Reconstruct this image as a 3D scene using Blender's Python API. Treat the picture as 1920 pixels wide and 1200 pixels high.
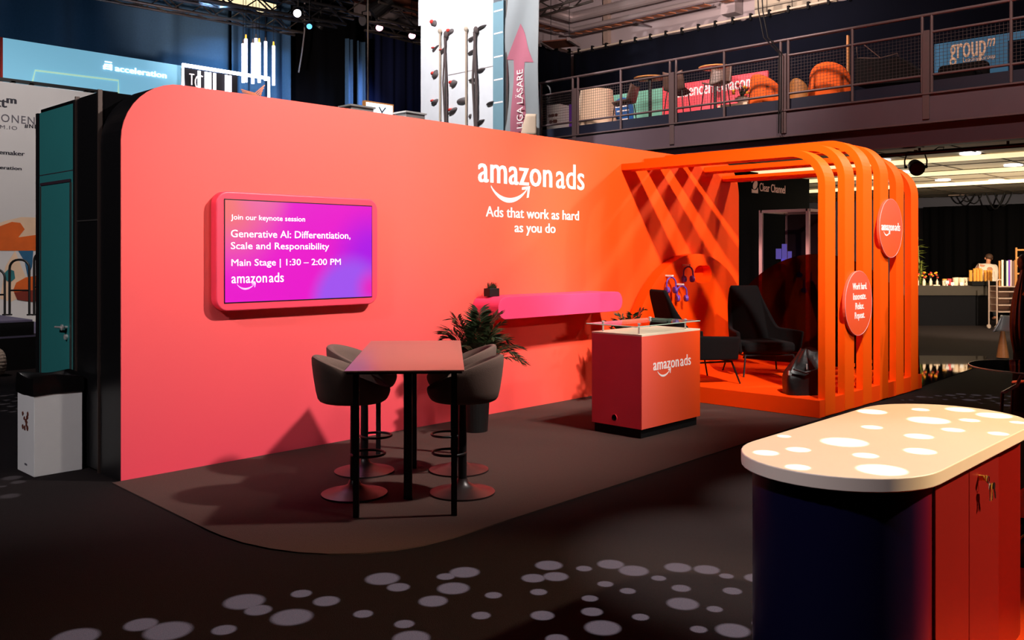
import bpy, bmesh, math, random
from mathutils import Vector, Matrix
PI = math.pi
S = bpy.context.scene
for _o in list(bpy.data.objects):
    bpy.data.objects.remove(_o)
random.seed(7)

# ------------------------------------------------------------------ camera
FPX, CX, HY, HC = 1690.0, 960.0, 476.0, 1.8      # focal length in pixels, axis column, horizon row, eye height
FW = Vector((0.7218, 0.6921, 0)).normalized()
RT = Vector((FW.y, -FW.x, 0))
cam_d = bpy.data.cameras.new('camera')
cam = bpy.data.objects.new('camera', cam_d)
S.collection.objects.link(cam)
cam.location = (0, 0, HC)
cam.rotation_euler = (PI / 2, 0, -math.atan2(FW.x, FW.y))
cam_d.sensor_width = 36
cam_d.lens = 36 * FPX / 1920
cam_d.shift_y = -(600 - HY) / 1920
cam_d.clip_end = 200
S.camera = cam

# ------------------------------------------------------------------ world, exposure
S.view_settings.view_transform = 'Standard'
S.view_settings.look = 'None'
S.view_settings.gamma = 1
S.view_settings.use_curve_mapping = False
S.view_settings.exposure = 0.0
W = bpy.data.worlds.new('hall_air')
S.world = W
W.use_nodes = True
W.node_tree.nodes['Background'].inputs[0].default_value = (0.5, 0.45, 0.5, 1)
W.node_tree.nodes['Background'].inputs[1].default_value = 0.012


def aim(o, target):
    o.rotation_euler = (Vector(target) - o.location).to_track_quat('-Z', 'Y').to_euler()


def spot(name, loc, target, power, col, angle, blend=0.4, radius=0.08):
    d = bpy.data.lights.new(name, 'SPOT')
    d.energy, d.color, d.spot_size, d.spot_blend, d.shadow_soft_size = power, col, math.radians(angle), blend, radius
    o = bpy.data.objects.new(name, d)
    S.collection.objects.link(o)
    o.location = loc
    aim(o, target)
    return o


def area(name, loc, target, power, col, sx, sy):
    d = bpy.data.lights.new(name, 'AREA')
    d.shape = 'RECTANGLE'
    d.energy, d.color, d.size, d.size_y = power, col, sx, sy
    o = bpy.data.objects.new(name, d)
    S.collection.objects.link(o)
    o.location = loc
    aim(o, target)
    return o


WARM = (1.0, 0.93, 0.87)
# truss of warm spots in front of the stand
spot('stand_spot', (4.6, 2.3, 5.7), (4.2, 7.1, 1.9), 260, WARM, 62, 0.8, 0.14)  # added weak fill for the left part of the wall
spot('stand_spot', (7.0, 2.3, 5.7), (5.5, 7.1, 1.7), 2300, WARM, 72, 0.8, 0.14)
spot('stand_spot', (7.6, 2.1, 5.5), (10.6, 6.8, 1.6), 2500, WARM, 62, 0.7, 0.08)
spot('stand_spot', (13.5, 2.0, 5.4), (11.0, 6.8, 1.7), 900, WARM, 66, 0.7, 0.14)
spot('stand_spot', (12.6, -3.2, 4.6), (10.9, 4.4, 1.7), 900, WARM, 32, 0.6, 0.10)
spot('stand_spot', (9.4, -1.5, 5.2), (7.7, 5.1, 0.7), 650, WARM, 15, 0.7, 0.10)  # added to brighten the counter front, not on the truss
# daylight white lamps on the climbing wall
spot('climbing_spot', (8.6, 12.5, 9.6), (13.0, 14.0, 6.0), 2500, (1, 0.98, 1), 70, 0.6, 0.2)
# blue wash on the drape left of the stand
spot('drape_wash', (12.5, 24.0, 9.0), (17.5, 29.8, 6.0), 4600, (0.30, 0.62, 1.0), 66, 0.9, 0.3)
spot('drape_wash', (24.0, 25.0, 9.0), (22.0, 29.4, 6.0), 2600, (0.40, 0.55, 1.0), 80, 0.9, 0.3)
spot('stage_fill', (2.0, 13.0, 7.0), (5.6, 17.5, 0.2), 1100, (1, 0.93, 0.88), 56, 0.7, 0.2)  # added fill for the unlit stage and wheel
# wash on the banner by the stage, the balcony and the bar zone at the back
spot('banner_spot', (6.5, 15.5, 8.5), (6.6, 21.9, 2.6), 1700, (1, 0.93, 0.88), 78, 0.7, 0.2)
spot('balcony_spot', (9.5, 9.0, 9.8), (16.4, 9.5, 4.9), 3600, (1, 0.80, 0.72), 60, 0.7, 0.2)
spot('balcony_spot', (9.0, 2.5, 9.8), (15.8, 5.2, 4.9), 2200, (1, 0.72, 0.62), 55, 0.7, 0.2)
spot('rafter_fill', (9.0, 16.0, 5.0), (15.5, 25.5, 9.6), 5000, (1, 0.8, 0.7), 44, 0.6, 0.2)  # added fill that lifts the trusses from below
spot('rafter_fill', (12.0, 8.0, 6.2), (18.3, 11.0, 8.9), 2600, (1, 0.84, 0.80), 80, 0.8, 0.2)  # added fill for the dim wall above the balcony
area('bar_lamps', (22.5, 6.0, 3.35), (22.5, 6.0, 0), 240, (1, 0.78, 0.5), 5.0, 5.0)
spot('hall_fill', (10.5, -0.8, 3.4), (17.0, 4.6, 0.9), 420, (1, 0.95, 0.95), 24, 0.7, 0.1)  # added fill for the dark coat and shell chair
spot('hall_fill', (7.0, 10.0, 8.0), (10.6, 13.5, 4.4), 700, (1, 0.95, 0.92), 26, 0.7, 0.1)  # added fill for the white display counters
spot('bar_spot', (18.6, 3.2, 3.3), (23.9, 7.2, 1.0), 3200, (1, 0.84, 0.62), 70, 0.7, 0.1)
spot('ceiling_fill', (20.6, 6.2, 0.3), (20.6, 6.4, 3.5), 800, (1, 0.86, 0.62), 150, 0.9, 0.3)  # added near the floor, stands in for light bounced up to the ceiling
# wide white spot grazing the open floor, cool lamp behind the counter
spot('floor_spot', (7.6, 6.2, 7.4), (4.75, 2.75, 0), 5600, (1, 0.90, 0.84), 14.5, 0.9, 0.05)
spot('floor_spot', (8.2, 6.2, 7.4), (6.25, 2.75, 0), 6600, (1, 0.90, 0.84), 14.5, 0.9, 0.05)
spot('counter_spot', (7.5, -2.4, 5.0), (4.1, 1.5, 1.0), 3300, (1.0, 0.74, 0.48), 26, 0.6, 0.1)
spot('counter_spot', (0.6, 2.2, 4.6), (3.4, 1.5, 0.95), 420, (0.86, 0.80, 1.0), 24, 0.7, 0.1)
spot('side_fill', (-3.5, 4.0, 6.5), (2.9, 8.2, 1.5), 1500, (0.95, 0.93, 1.0), 40, 0.6, 0.1)  # added fill to brighten the teal end face
spot('side_fill', (3.4, 1.5, 6.5), (3.0, 8.2, 0.4), 130, (1.0, 0.82, 0.74), 22, 0.6, 0.1)  # added fill low on the same end


def at(px, py, X=None, Y=None, Z=None, D=None):
    """point where the sight line of a photo pixel meets a plane of the hall"""
    d = FW + RT * ((px - CX) / FPX) + Vector((0, 0, (HY - py) / FPX))
    o = Vector((0, 0, HC))
    if X is not None: t = X / d.x
    elif Y is not None: t = Y / d.y
    elif Z is not None: t = (Z - HC) / d.z
    else: t = D
    return o + d * t


def gobo(name, loc, power, col, dots, cone=120, soft=0.18):
    """projector hung above, pointing straight down, its gobo is a plate of round holes.
    dots: (x, y, z, radius) of the light spots where they land"""
    o = spot(name, loc, (loc[0], loc[1] + 1e-4, 0), power, col, cone, 0.05, 0.004)
    o.rotation_euler = (0, 0, 0)
    d = o.data
    d.use_nodes = True
    nt = d.node_tree
    em = nt.nodes['Emission']
    tc = nt.nodes.new('ShaderNodeTexCoord')
    sep = nt.nodes.new('ShaderNodeSeparateXYZ')
    nt.links.new(tc.outputs['Normal'], sep.inputs[0])
    ab = nt.nodes.new('ShaderNodeMath'); ab.operation = 'ABSOLUTE'
    nt.links.new(sep.outputs[2], ab.inputs[0])
    cmb = nt.nodes.new('ShaderNodeCombineXYZ')
    for i in (0, 1):
        dv = nt.nodes.new('ShaderNodeMath'); dv.operation = 'DIVIDE'
        nt.links.new(sep.outputs[i], dv.inputs[0]); nt.links.new(ab.outputs[0], dv.inputs[1])
        nt.links.new(dv.outputs[0], cmb.inputs[i])
    last = None
    for (x, y, z, r) in dots:
        h = loc[2] - z
        vd = nt.nodes.new('ShaderNodeVectorMath'); vd.operation = 'DISTANCE'
        nt.links.new(cmb.outputs[0], vd.inputs[0])
        vd.inputs[1].default_value = ((x - loc[0]) / h, (y - loc[1]) / h, 0)
        mr = nt.nodes.new('ShaderNodeMapRange')
        rr = r / h
        nt.links.new(vd.outputs['Value'], mr.inputs[0])
        mr.inputs[1].default_value = rr * (1 + soft); mr.inputs[2].default_value = rr * (1 - soft)
        if last is None:
            last = mr.outputs[0]
        else:
            mx = nt.nodes.new('ShaderNodeMath'); mx.operation = 'MAXIMUM'
            nt.links.new(last, mx.inputs[0]); nt.links.new(mr.outputs[0], mx.inputs[1])
            last = mx.outputs[0]
    nt.links.new(last, em.inputs['Strength'])
    return o


def floor_dots(lst, z=0.0):
    out = []
    for (px, py, w) in lst:
        p = at(px, py, Z=z)
        D = p.dot(FW)
        out.append((p.x, p.y, z, w * 0.47 / FPX * D))
    return out


DOTS = floor_dots([(458, 1128, 78), (484, 1144, 52), (547, 1157, 80), (565, 1113, 40), (612, 1127, 51), (264, 1171, 62), (315, 1183, 90),
    (420, 1181, 47), (142, 1195, 86), (681, 1151, 38), (717, 1085, 66), (747, 1101, 44), (871, 1073, 58), (836, 1081, 36), (850, 1103, 62),
    (812, 1127, 56), (758, 1170, 39), (771, 1197, 72), (925, 1116, 33), (902, 1154, 37), (1029, 1060, 53), (1000, 1084, 46), (1042, 1081, 49),
    (1010, 1110, 33), (1017, 1154, 46), (1044, 1198, 44), (1095, 1066, 31), (1145, 1058, 52), (1188, 1070, 58), (1135, 1095, 31),
    (1177, 1108, 31), (1106, 1122, 32), (1110, 1147, 42), (1130, 1177, 70), (1271, 1064, 52), (1325, 1068, 50), (1235, 1084, 29),
    (1277, 1103, 37), (1362, 1080, 28), (1373, 1108, 37), (1419, 1084, 48), (1280, 1132, 62), (1201, 1157, 33), (1340, 1142, 31),
    (1310, 1180, 33), (1374, 1182, 66), (1429, 1130, 30), (1427, 1170, 35)])
TOPDOTS = floor_dots([(1635, 772, 50), (1635, 801, 36), (1583, 829, 80), (1497, 843, 42), (1436, 849, 44), (1623, 854, 44), (1496, 876, 44),
    (1653, 881, 86), (1725, 846, 54), (1723, 818, 48), (1741, 788, 70), (1726, 768, 30), (1787, 806, 38), (1818, 788, 34), (1800, 768, 48),
    (1864, 779, 58), (1872, 813, 34), (1908, 792, 26), (1470, 818, 24)], 1.0)
FARDOTS = floor_dots([(1727, 744, 19), (1745, 745, 10), (1737, 749, 12), (1759, 742, 13), (1782, 741, 19), (1790, 746, 9), (1802, 739, 19),
    (1804, 744, 9), (1772, 749, 10), (1784, 753, 16), (1818, 750, 26), (1822, 744, 9), (1830, 741, 19), (1835, 749, 9), (1816, 758, 13),
    (1838, 756, 10), (1852, 747, 15), (1864, 745, 18), (1854, 741, 12), (1862, 752, 10), (1883, 749, 10), (1873, 756, 13), (1886, 760, 23),
    (1854, 763, 19), (1874, 763, 17), (1894, 743, 13), (1895, 755, 10), (1708, 750, 10), (1692, 750, 8),
    (1886, 666, 12), (1897, 669, 9), (1875, 674, 14), (1897, 664, 6), (1888, 670, 8)])
LEFTDOTS = floor_dots([(22, 896, 34), (34, 904, 26), (18, 930, 36), (5, 912, 14), (8, 742, 16), (22, 740, 10), (36, 745, 14), (12, 750, 12), (28, 752, 12),
    (42, 756, 12), (5, 758, 14), (20, 762, 14), (38, 766, 16), (8, 770, 12), (24, 772, 14), (44, 740, 8), (15, 757, 9)])
gobo('pattern_projector', (4.4, 1.9, 7.0), 19000, (0.78, 0.82, 1.0), DOTS, 120, 0.12)
gobo('pattern_projector', (4.4, 0.6, 6.4), 4200, (1.0, 0.98, 0.96), TOPDOTS, 70, 0.2)
gobo('pattern_projector', (11.5, -1.0, 7.0), 9000, (0.8, 0.82, 1.0), FARDOTS, 130, 0.2)
gobo('pattern_projector', (-2.0, 11.0, 7.0), 6000, (0.9, 0.92, 1.0), LEFTDOTS, 130, 0.25)

# ------------------------------------------------------------------ materials


def srgb(r, g, b):
    f = lambda c: c / 12.92 if c <= 0.04045 else ((c + 0.055) / 1.055) ** 2.4
    return (f(r / 255), f(g / 255), f(b / 255), 1)


def mat(name, col, rough=0.6, metal=0.0, noise=0.0, scale=40, bump=0.0, emit=0.0, spec=0.5, alpha=None, trans=0.0):
    m = bpy.data.materials.new(name)
    m.use_nodes = True
    nt = m.node_tree
    p = nt.nodes['Principled BSDF']
    c = srgb(*col)
    p.inputs['Base Color'].default_value = c
    p.inputs['Roughness'].default_value = rough
    p.inputs['Metallic'].default_value = metal
    p.inputs['Specular IOR Level'].default_value = spec
    if trans:
        p.inputs['Transmission Weight'].default_value = trans
    if emit:
        p.inputs['Emission Color'].default_value = c
        p.inputs['Emission Strength'].default_value = emit
    if noise or bump:
        tc = nt.nodes.new('ShaderNodeTexCoord')
        n = nt.nodes.new('ShaderNodeTexNoise')
        n.inputs['Scale'].default_value = scale
        n.inputs['Detail'].default_value = 6
        nt.links.new(tc.outputs['Object'], n.inputs['Vector'])
        if noise:
            mx = nt.nodes.new('ShaderNodeMix'); mx.data_type = 'RGBA'
            mx.inputs[6].default_value = tuple(v * (1 - noise) for v in c[:3]) + (1,)
            mx.inputs[7].default_value = tuple(min(1, v * (1 + noise)) for v in c[:3]) + (1,)
            nt.links.new(n.outputs[0], mx.inputs[0])
            nt.links.new(mx.outputs[2], p.inputs['Base Color'])
        if bump:
            b = nt.nodes.new('ShaderNodeBump'); b.inputs['Strength'].default_value = bump; b.inputs['Distance'].default_value = 0.01
            nt.links.new(n.outputs[0], b.inputs['Height'])
            nt.links.new(b.outputs[0], p.inputs['Normal'])
    return m


def ramp_mat(name, stops, axis, length, rough=0.55, low=None, height=3.2, lowamt=0.0, spec=0.35):
    """printed gradient along one local axis; optional second colour towards the foot of the print"""
    m = mat(name, (255, 255, 255), rough, spec=spec)
    nt = m.node_tree
    p = nt.nodes['Principled BSDF']
    tc = nt.nodes.new('ShaderNodeTexCoord')
    sp = nt.nodes.new('ShaderNodeSeparateXYZ')
    nt.links.new(tc.outputs['Object'], sp.inputs[0])
    dv = nt.nodes.new('ShaderNodeMath'); dv.operation = 'DIVIDE'; dv.inputs[1].default_value = length
    nt.links.new(sp.outputs[axis], dv.inputs[0])
    cr = nt.nodes.new('ShaderNodeValToRGB')
    el = cr.color_ramp.elements
    while len(el) < len(stops):
        el.new(0.5)
    for e, (t, c) in zip(el, stops):
        e.position = t; e.color = srgb(*c)
    nt.links.new(dv.outputs[0], cr.inputs[0])
    out = cr.outputs[0]
    if low:
        mr = nt.nodes.new('ShaderNodeMapRange')
        mr.inputs[1].default_value = height * 0.62; mr.inputs[2].default_value = 0
        mr.inputs[3].default_value = 0; mr.inputs[4].default_value = 1
        nt.links.new(sp.outputs[2], mr.inputs[0])
        inv = nt.nodes.new('ShaderNodeMapRange')
        inv.inputs[1].default_value = 0.75; inv.inputs[2].default_value = 0.25
        nt.links.new(dv.outputs[0], inv.inputs[0])
        mu = nt.nodes.new('ShaderNodeMath'); mu.operation = 'MULTIPLY'
        nt.links.new(mr.outputs[0], mu.inputs[0]); nt.links.new(inv.outputs[0], mu.inputs[1])
        mu2 = nt.nodes.new('ShaderNodeMath'); mu2.operation = 'MULTIPLY'; mu2.inputs[1].default_value = lowamt
        nt.links.new(mu.outputs[0], mu2.inputs[0])
        mx = nt.nodes.new('ShaderNodeMix'); mx.data_type = 'RGBA'
        nt.links.new(mu2.outputs[0], mx.inputs[0]); nt.links.new(out, mx.inputs[6])
        mx.inputs[7].default_value = srgb(*low)
        out = mx.outputs[2]
    nt.links.new(out, p.inputs['Base Color'])
    return m


def glass(name, tint, rough=0.0, mix=0.5, k=1.0):
    """thin clear or tinted sheet: part see-through, part mirror"""
    m = bpy.data.materials.new(name)
    m.use_nodes = True
    nt = m.node_tree
    nt.nodes.clear()
    out = nt.nodes.new('ShaderNodeOutputMaterial')
    t = nt.nodes.new('ShaderNodeBsdfTransparent'); t.inputs[0].default_value = srgb(*tint)
    g = nt.nodes.new('ShaderNodeBsdfGlossy'); g.inputs['Roughness'].default_value = rough
    fr = nt.nodes.new('ShaderNodeFresnel'); fr.inputs[0].default_value = 1.45
    mu = nt.nodes.new('ShaderNodeMath'); mu.operation = 'MULTIPLY_ADD'; mu.inputs[1].default_value = k; mu.inputs[2].default_value = mix
    nt.links.new(fr.outputs[0], mu.inputs[0])
    mx = nt.nodes.new('ShaderNodeMixShader')
    nt.links.new(mu.outputs[0], mx.inputs[0]); nt.links.new(t.outputs[0], mx.inputs[1]); nt.links.new(g.outputs[0], mx.inputs[2])
    nt.links.new(mx.outputs[0], out.inputs[0])
    return m


def glow(name, col, strength):
    m = mat(name, col, 0.5, emit=strength)
    return m


def screen_mat():
    """the picture on the television: magenta with a salmon and a violet cloud"""
    m = bpy.data.materials.new('television_picture')
    m.use_nodes = True
    nt = m.node_tree
    p = nt.nodes['Principled BSDF']
    p.inputs['Base Color'].default_value = (0, 0, 0, 1)
    p.inputs['Roughness'].default_value = 0.35
    tc = nt.nodes.new('ShaderNodeTexCoord')
    cur = None
    base = srgb(240, 18, 208)
    for (pos, r0, r1, c) in (((0.0, 0, 0.86), 0.72, 0.05, (250, 120, 120)), ((0.35, 0, 0.95), 0.35, 0.0, (245, 110, 170)),
                             ((1.55, 0, 0.35), 0.60, 0.12, (180, 20, 235)), ((1.30, 0, -0.05), 0.52, 0.30, (165, 85, 245)), ((1.55, 0, 0.08), 0.26, 0.0, (240, 30, 195))):
        ds = nt.nodes.new('ShaderNodeVectorMath'); ds.operation = 'DISTANCE'
        nt.links.new(tc.outputs['Object'], ds.inputs[0]); ds.inputs[1].default_value = pos
        mr = nt.nodes.new('ShaderNodeMapRange'); mr.interpolation_type = 'SMOOTHSTEP'
        mr.inputs[1].default_value = r0; mr.inputs[2].default_value = r1
        nt.links.new(ds.outputs['Value'], mr.inputs[0])
        mx = nt.nodes.new('ShaderNodeMix'); mx.data_type = 'RGBA'
        nt.links.new(mr.outputs[0], mx.inputs[0])
        if cur is None: mx.inputs[6].default_value = base
        else: nt.links.new(cur, mx.inputs[6])
        mx.inputs[7].default_value = srgb(*c)
        cur = mx.outputs[2]
    nt.links.new(cur, p.inputs['Emission Color'])
    p.inputs['Emission Strength'].default_value = 0.95
    return m


M = dict(
    hall_floor=mat('dark_hall_carpet', (27, 20, 20), 0.95, noise=0.85, scale=190, bump=0.6, spec=0.1),
    booth_carpet=mat('brown_grey_carpet', (74, 54, 49), 0.95, noise=0.28, scale=160, bump=0.4, spec=0.15),
    orange_carpet=mat('orange_carpet', (225, 66, 14), 0.95, noise=0.15, scale=160, bump=0.3, spec=0.1),
    black_lam=mat('black_laminate', (13, 11, 12), 0.4, noise=0.1, scale=3),
    black_matt=mat('matt_black', (13, 12, 13), 0.8, noise=0.2, scale=30, spec=0.15),
    black_metal=mat('black_powder_coat', (22, 20, 21), 0.45, metal=0.3, noise=0.1, scale=60),
    black_fabric=mat('black_wool', (11, 8, 9), 0.95, noise=0.3, scale=200, bump=0.3, spec=0.2),
    bag_black=mat('black_bag_leather', (12, 11, 12), 0.4, noise=0.2, scale=30, bump=0.3),
    liner=mat('black_plastic_liner', (14, 12, 12), 0.22, noise=0.2, scale=8),
    gloss_black=mat('gloss_black_floor', (6, 6, 7), 0.03, noise=0.05, scale=4),
    teal=mat('teal_panel', (42, 118, 116), 0.55, noise=0.06, scale=2),
    teal_dark=mat('teal_edge', (52, 112, 112), 0.5, noise=0.06, scale=4),
    bronze=mat('bronze_trim', (70, 54, 48), 0.5, metal=0.4, noise=0.06, scale=20),
    void=mat('deep_black', (6, 5, 6), 0.9, noise=0.1, scale=20, spec=0.05),
    alu=mat('aluminium', (150, 140, 135), 0.35, metal=0.9, noise=0.06, scale=20),
    chrome=mat('polished_steel', (225, 216, 210), 0.25, metal=0.55, noise=0.03, scale=20),
    brass=mat('brass', (240, 186, 84), 0.25, metal=0.6, noise=0.05, scale=20),
    white=mat('white_paint', (226, 220, 216), 0.5, noise=0.03, scale=10),
    white_letter=mat('white_vinyl', (250, 236, 232), 0.5, noise=0.02, scale=10, emit=0.12),  # faint glow added to the vinyl, the letters are no lamps
    pink=mat('pink_lacquer', (255, 70, 118), 0.45, noise=0.02, scale=5),
    pink_frame=mat('pink_frame_lacquer', (255, 70, 96), 0.45, noise=0.02, scale=5),
    orange=mat('orange_paint', (255, 86, 0), 0.5, noise=0.02, scale=4, spec=0.2),
    orange_panel=mat('orange_panel_paint', (255, 70, 0), 0.5, noise=0.02, scale=4, spec=0.2),
    stool_fabric=mat('taupe_fabric', (108, 86, 78), 0.9, noise=0.15, scale=180, bump=0.2, spec=0.2),
    stool_base=mat('stool_base_paint', (48, 36, 36), 0.35, metal=0.2, noise=0.1, scale=30),
    tabletop=mat('table_laminate', (152, 108, 98), 0.3, noise=0.05, scale=8),
    leaf=mat('palm_leaf', (38, 52, 24), 0.5, noise=0.4, scale=12),
    leaf2=mat('bamboo_leaf', (120, 128, 50), 0.5, noise=0.4, scale=12),
    grass=mat('grass_leaf', (40, 50, 28), 0.5, noise=0.4, scale=30),
    pot=mat('black_pot', (14, 13, 13), 0.5, noise=0.1, scale=20),
    purple=mat('purple_plastic', (104, 62, 170), 0.4, noise=0.08, scale=30),
    acrylic=glass('tinted_acrylic', (150, 46, 30), 0.04, 0.0, 0.55),
    clear=glass('clear_glass', (238, 240, 240), 0.0, 0.02),
    glass_edge=mat('glass_rim', (170, 200, 180), 0.15, noise=0.05, scale=20),
    case_frame=mat('pinkish_case_frame', (225, 160, 160), 0.4, noise=0.05, scale=10),  # the showcase frame is white, its pink light is put into this colour
    dark_red=mat('dark_red_wall', (70, 34, 36), 0.7, noise=0.1, scale=3),
    counter_top=mat('cream_solid_surface', (246, 226, 198), 0.4, noise=0.02, scale=8),
    red_door=mat('red_laminate', (132, 20, 14), 0.4, noise=0.04, scale=3),
    steel_purple=mat('purplish_grey_paint', (84, 70, 80), 0.5, noise=0.12, scale=3),
    steel_dark=mat('dark_plum_paint', (56, 36, 46), 0.5, noise=0.1, scale=3),
    rail=mat('rail_grey_paint', (104, 88, 90), 0.4, metal=0.3, noise=0.1, scale=20),
    wire=mat('galvanised_wire', (96, 86, 86), 0.4, metal=0.6, noise=0.1, scale=30),
    navy_board=mat('navy_kickboard', (9, 15, 40), 0.6, noise=0.1, scale=4),
    drape_blue=mat('blue_velvet', (78, 108, 138), 0.95, noise=0.15, scale=20, spec=0.1),
    drape_navy=mat('navy_velvet', (34, 40, 76), 0.95, noise=0.15, scale=20, spec=0.1),
    drape_black=mat('black_molton', (15, 14, 17), 0.95, noise=0.2, scale=20, spec=0.1),
    drape_bnavy=mat('midnight_molton', (5, 7, 18), 0.95, noise=0.2, scale=20, spec=0.1),
    banner=mat('white_banner_cloth', (206, 200, 200), 0.85, noise=0.04, scale=1.2, bump=0.15),
    ink=mat('dark_ink', (34, 30, 44), 0.7, noise=0.05, scale=20),
    ink_grey=mat('grey_ink', (96, 90, 100), 0.7, noise=0.05, scale=20),
    m_orange=mat('print_orange', (215, 92, 20), 0.8, noise=0.5, scale=1.6),
    m_cream=mat('print_cream', (226, 190, 160), 0.8, noise=0.2, scale=2),
    m_blue=mat('print_blue', (36, 92, 130), 0.8, noise=0.4, scale=3),
    m_red=mat('print_dark_red', (120, 34, 16), 0.8, noise=0.5, scale=2),
    m_teal=mat('print_teal', (40, 110, 116), 0.8, noise=0.3, scale=3),
    stage_top=mat('stage_grey_felt', (84, 76, 100), 0.9, noise=0.2, scale=60),
    green_edge=mat('green_edge', (10, 165, 120), 0.6, noise=0.1, scale=10),
    rubber=mat('tan_rubber', (150, 130, 116), 0.8, noise=0.2, scale=20),
    climb=mat('white_climbing_panel', (238, 238, 242), 0.7, noise=0.05, scale=6),
    hold_red=mat('red_resin', (215, 50, 40), 0.6, noise=0.2, scale=30),
    hold_grey=mat('grey_resin', (96, 86, 86), 0.6, noise=0.2, scale=30),
    rope=mat('tan_rope', (190, 170, 150), 0.9, noise=0.2, scale=60),
    rope_dark=mat('dark_rope', (92, 78, 76), 0.9, noise=0.2, scale=60),
    pale_blue=mat('pale_blue_cloth', (122, 158, 172), 0.8, noise=0.08, scale=3),
    flag=mat('grey_white_flag_cloth', (150, 154, 156), 0.8, noise=0.06, scale=3),
    flag_pink=mat('pink_print', (186, 106, 124), 0.8, noise=0.06, scale=3),
    led_blue=glow('led_board_blue', (118, 178, 204), 0.85),
    led_white=glow('led_white', (250, 252, 255), 1.2),
    led_line=glow('led_line_green', (168, 204, 180), 0.9),
    neon=glow('neon_white', (236, 232, 255), 7.0),
    lamp=glow('lamp_face', (246, 236, 255), 9.0),
    lamp_pink=glow('lamp_face_pink', (255, 170, 190), 6.0),
    strip=glow('tube_lamp', (255, 232, 180), 1.1),
    downlight=glow('downlight_face', (250, 246, 255), 4.0),
    sign_glow=glow('display_glow', (225, 240, 250), 1.1),
    gold_bulb=glow('gold_fitting', (230, 170, 60), 0.8),
    ceiling_tile=mat('ceiling_tile', (160, 146, 126), 0.8, noise=0.05, scale=4),
    tile_gap=mat('ceiling_grid', (70, 58, 48), 0.8, noise=0.05, scale=4),
    grey_wall=mat('grey_plaster', (150, 134, 134), 0.85, noise=0.06, scale=2),
    grey_band=mat('dark_grey_plaster', (74, 72, 82), 0.85, noise=0.06, scale=2),
    duct=mat('grey_duct', (165, 150, 148), 0.35, metal=0.4, noise=0.1, scale=4),
    truss=mat('truss_metal', (110, 98, 92), 0.35, metal=0.8, noise=0.1, scale=20),
    truss_black=mat('black_truss', (32, 30, 32), 0.4, metal=0.5, noise=0.1, scale=20),
    timber=mat('rust_brown_beam', (120, 66, 48), 0.7, noise=0.2, scale=4),
    tray=mat('rusty_orange_rungs', (196, 116, 76), 0.6, noise=0.2, scale=10),
    cream_cloth=mat('cream_table_cloth', (236, 206, 178), 0.85, noise=0.05, scale=6),
    round_blue=mat('blue_print', (34, 96, 168), 0.6, noise=0.05, scale=6),
    teal_light=mat('mint_board', (112, 172, 150), 0.6, noise=0.05, scale=3),
    coral=mat('coral_board', (226, 72, 84), 0.6, noise=0.05, scale=3),
    banner_blue=mat('blue_board', (52, 122, 168), 0.6, noise=0.05, scale=3),
    violet=mat('violet_board', (92, 30, 150), 0.6, noise=0.05, scale=3),
    chair_orange=mat('orange_wool', (238, 96, 18), 0.9, noise=0.1, scale=60),
    chair_brown=mat('brown_shell', (92, 66, 56), 0.5, noise=0.1, scale=20),
    chair_gold=mat('tan_leather', (150, 96, 40), 0.6, noise=0.15, scale=20),
    wood=mat('oak_wood', (196, 132, 74), 0.5, noise=0.25, scale=14),
    table_black=mat('black_table_linen', (52, 44, 36), 0.85, noise=0.15, scale=6),
    tan_cup=mat('kraft_paper', (218, 152, 60), 0.7, noise=0.08, scale=30),
    mug=mat('cream_porcelain', (236, 210, 182), 0.35, noise=0.04, scale=20),
    red_box=mat('red_tin', (205, 24, 18), 0.4, noise=0.06, scale=20),
    flower=mat('orange_petals', (250, 160, 20), 0.7, noise=0.3, scale=30),
    flower2=mat('red_petals', (210, 60, 40), 0.7, noise=0.3, scale=30),
    skin=mat('skin', (196, 130, 96), 0.6, noise=0.05, scale=20),
    hair=mat('brown_hair', (70, 42, 24), 0.7, noise=0.3, scale=80),
    shirt=mat('white_shirt', (226, 206, 190), 0.85, noise=0.05, scale=20, bump=0.2),
    trousers=mat('black_trousers', (20, 20, 24), 0.9, noise=0.1, scale=30),
    trolley=mat('trolley_steel', (176, 150, 136), 0.45, metal=0.4, noise=0.08, scale=6),
    coat=mat('glossy_black_quilt', (14, 15, 20), 0.28, noise=0.2, scale=10),
    tan_strap=mat('tan_leather_strap', (214, 140, 60), 0.5, noise=0.15, scale=20),
    shell=mat('silver_shell', (206, 204, 200), 0.3, metal=0.3, noise=0.06, scale=8),
    choc=mat('chocolate_print', (96, 44, 28), 0.6, noise=0.5, scale=60),
)
M['wall_print'] = ramp_mat('coral_to_orange_print', [(0.0, (255, 100, 96)), (0.30, (255, 106, 92)), (0.50, (255, 94, 62)), (0.66, (255, 80, 18)), (1.0, (255, 74, 4))], 0, 9.55,
                           low=(248, 72, 98), lowamt=0.8, spec=0.2)
M['counter_print'] = ramp_mat('counter_coral_print', [(0.0, (255, 102, 84)), (0.35, (255, 92, 58)), (1.0, (250, 76, 6))], 0, 1.04)
M['counter_side'] = mat('counter_rose_side', (236, 66, 86), 0.5, noise=0.02, scale=5)
M['disc_print'] = ramp_mat('disc_print', [(0.0, (240, 84, 34)), (1.0, (246, 88, 66))], 2, 1.0)
M['front_print'] = ramp_mat('navy_to_red_print', [(0.0, (12, 12, 40)), (0.14, (20, 12, 44)), (0.19, (84, 14, 46)), (0.24, (132, 20, 14)), (1.0, (132, 20, 14))], 0, 1.9, 0.3)
M['tv_picture'] = screen_mat()

# ------------------------------------------------------------------ building helpers


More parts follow.
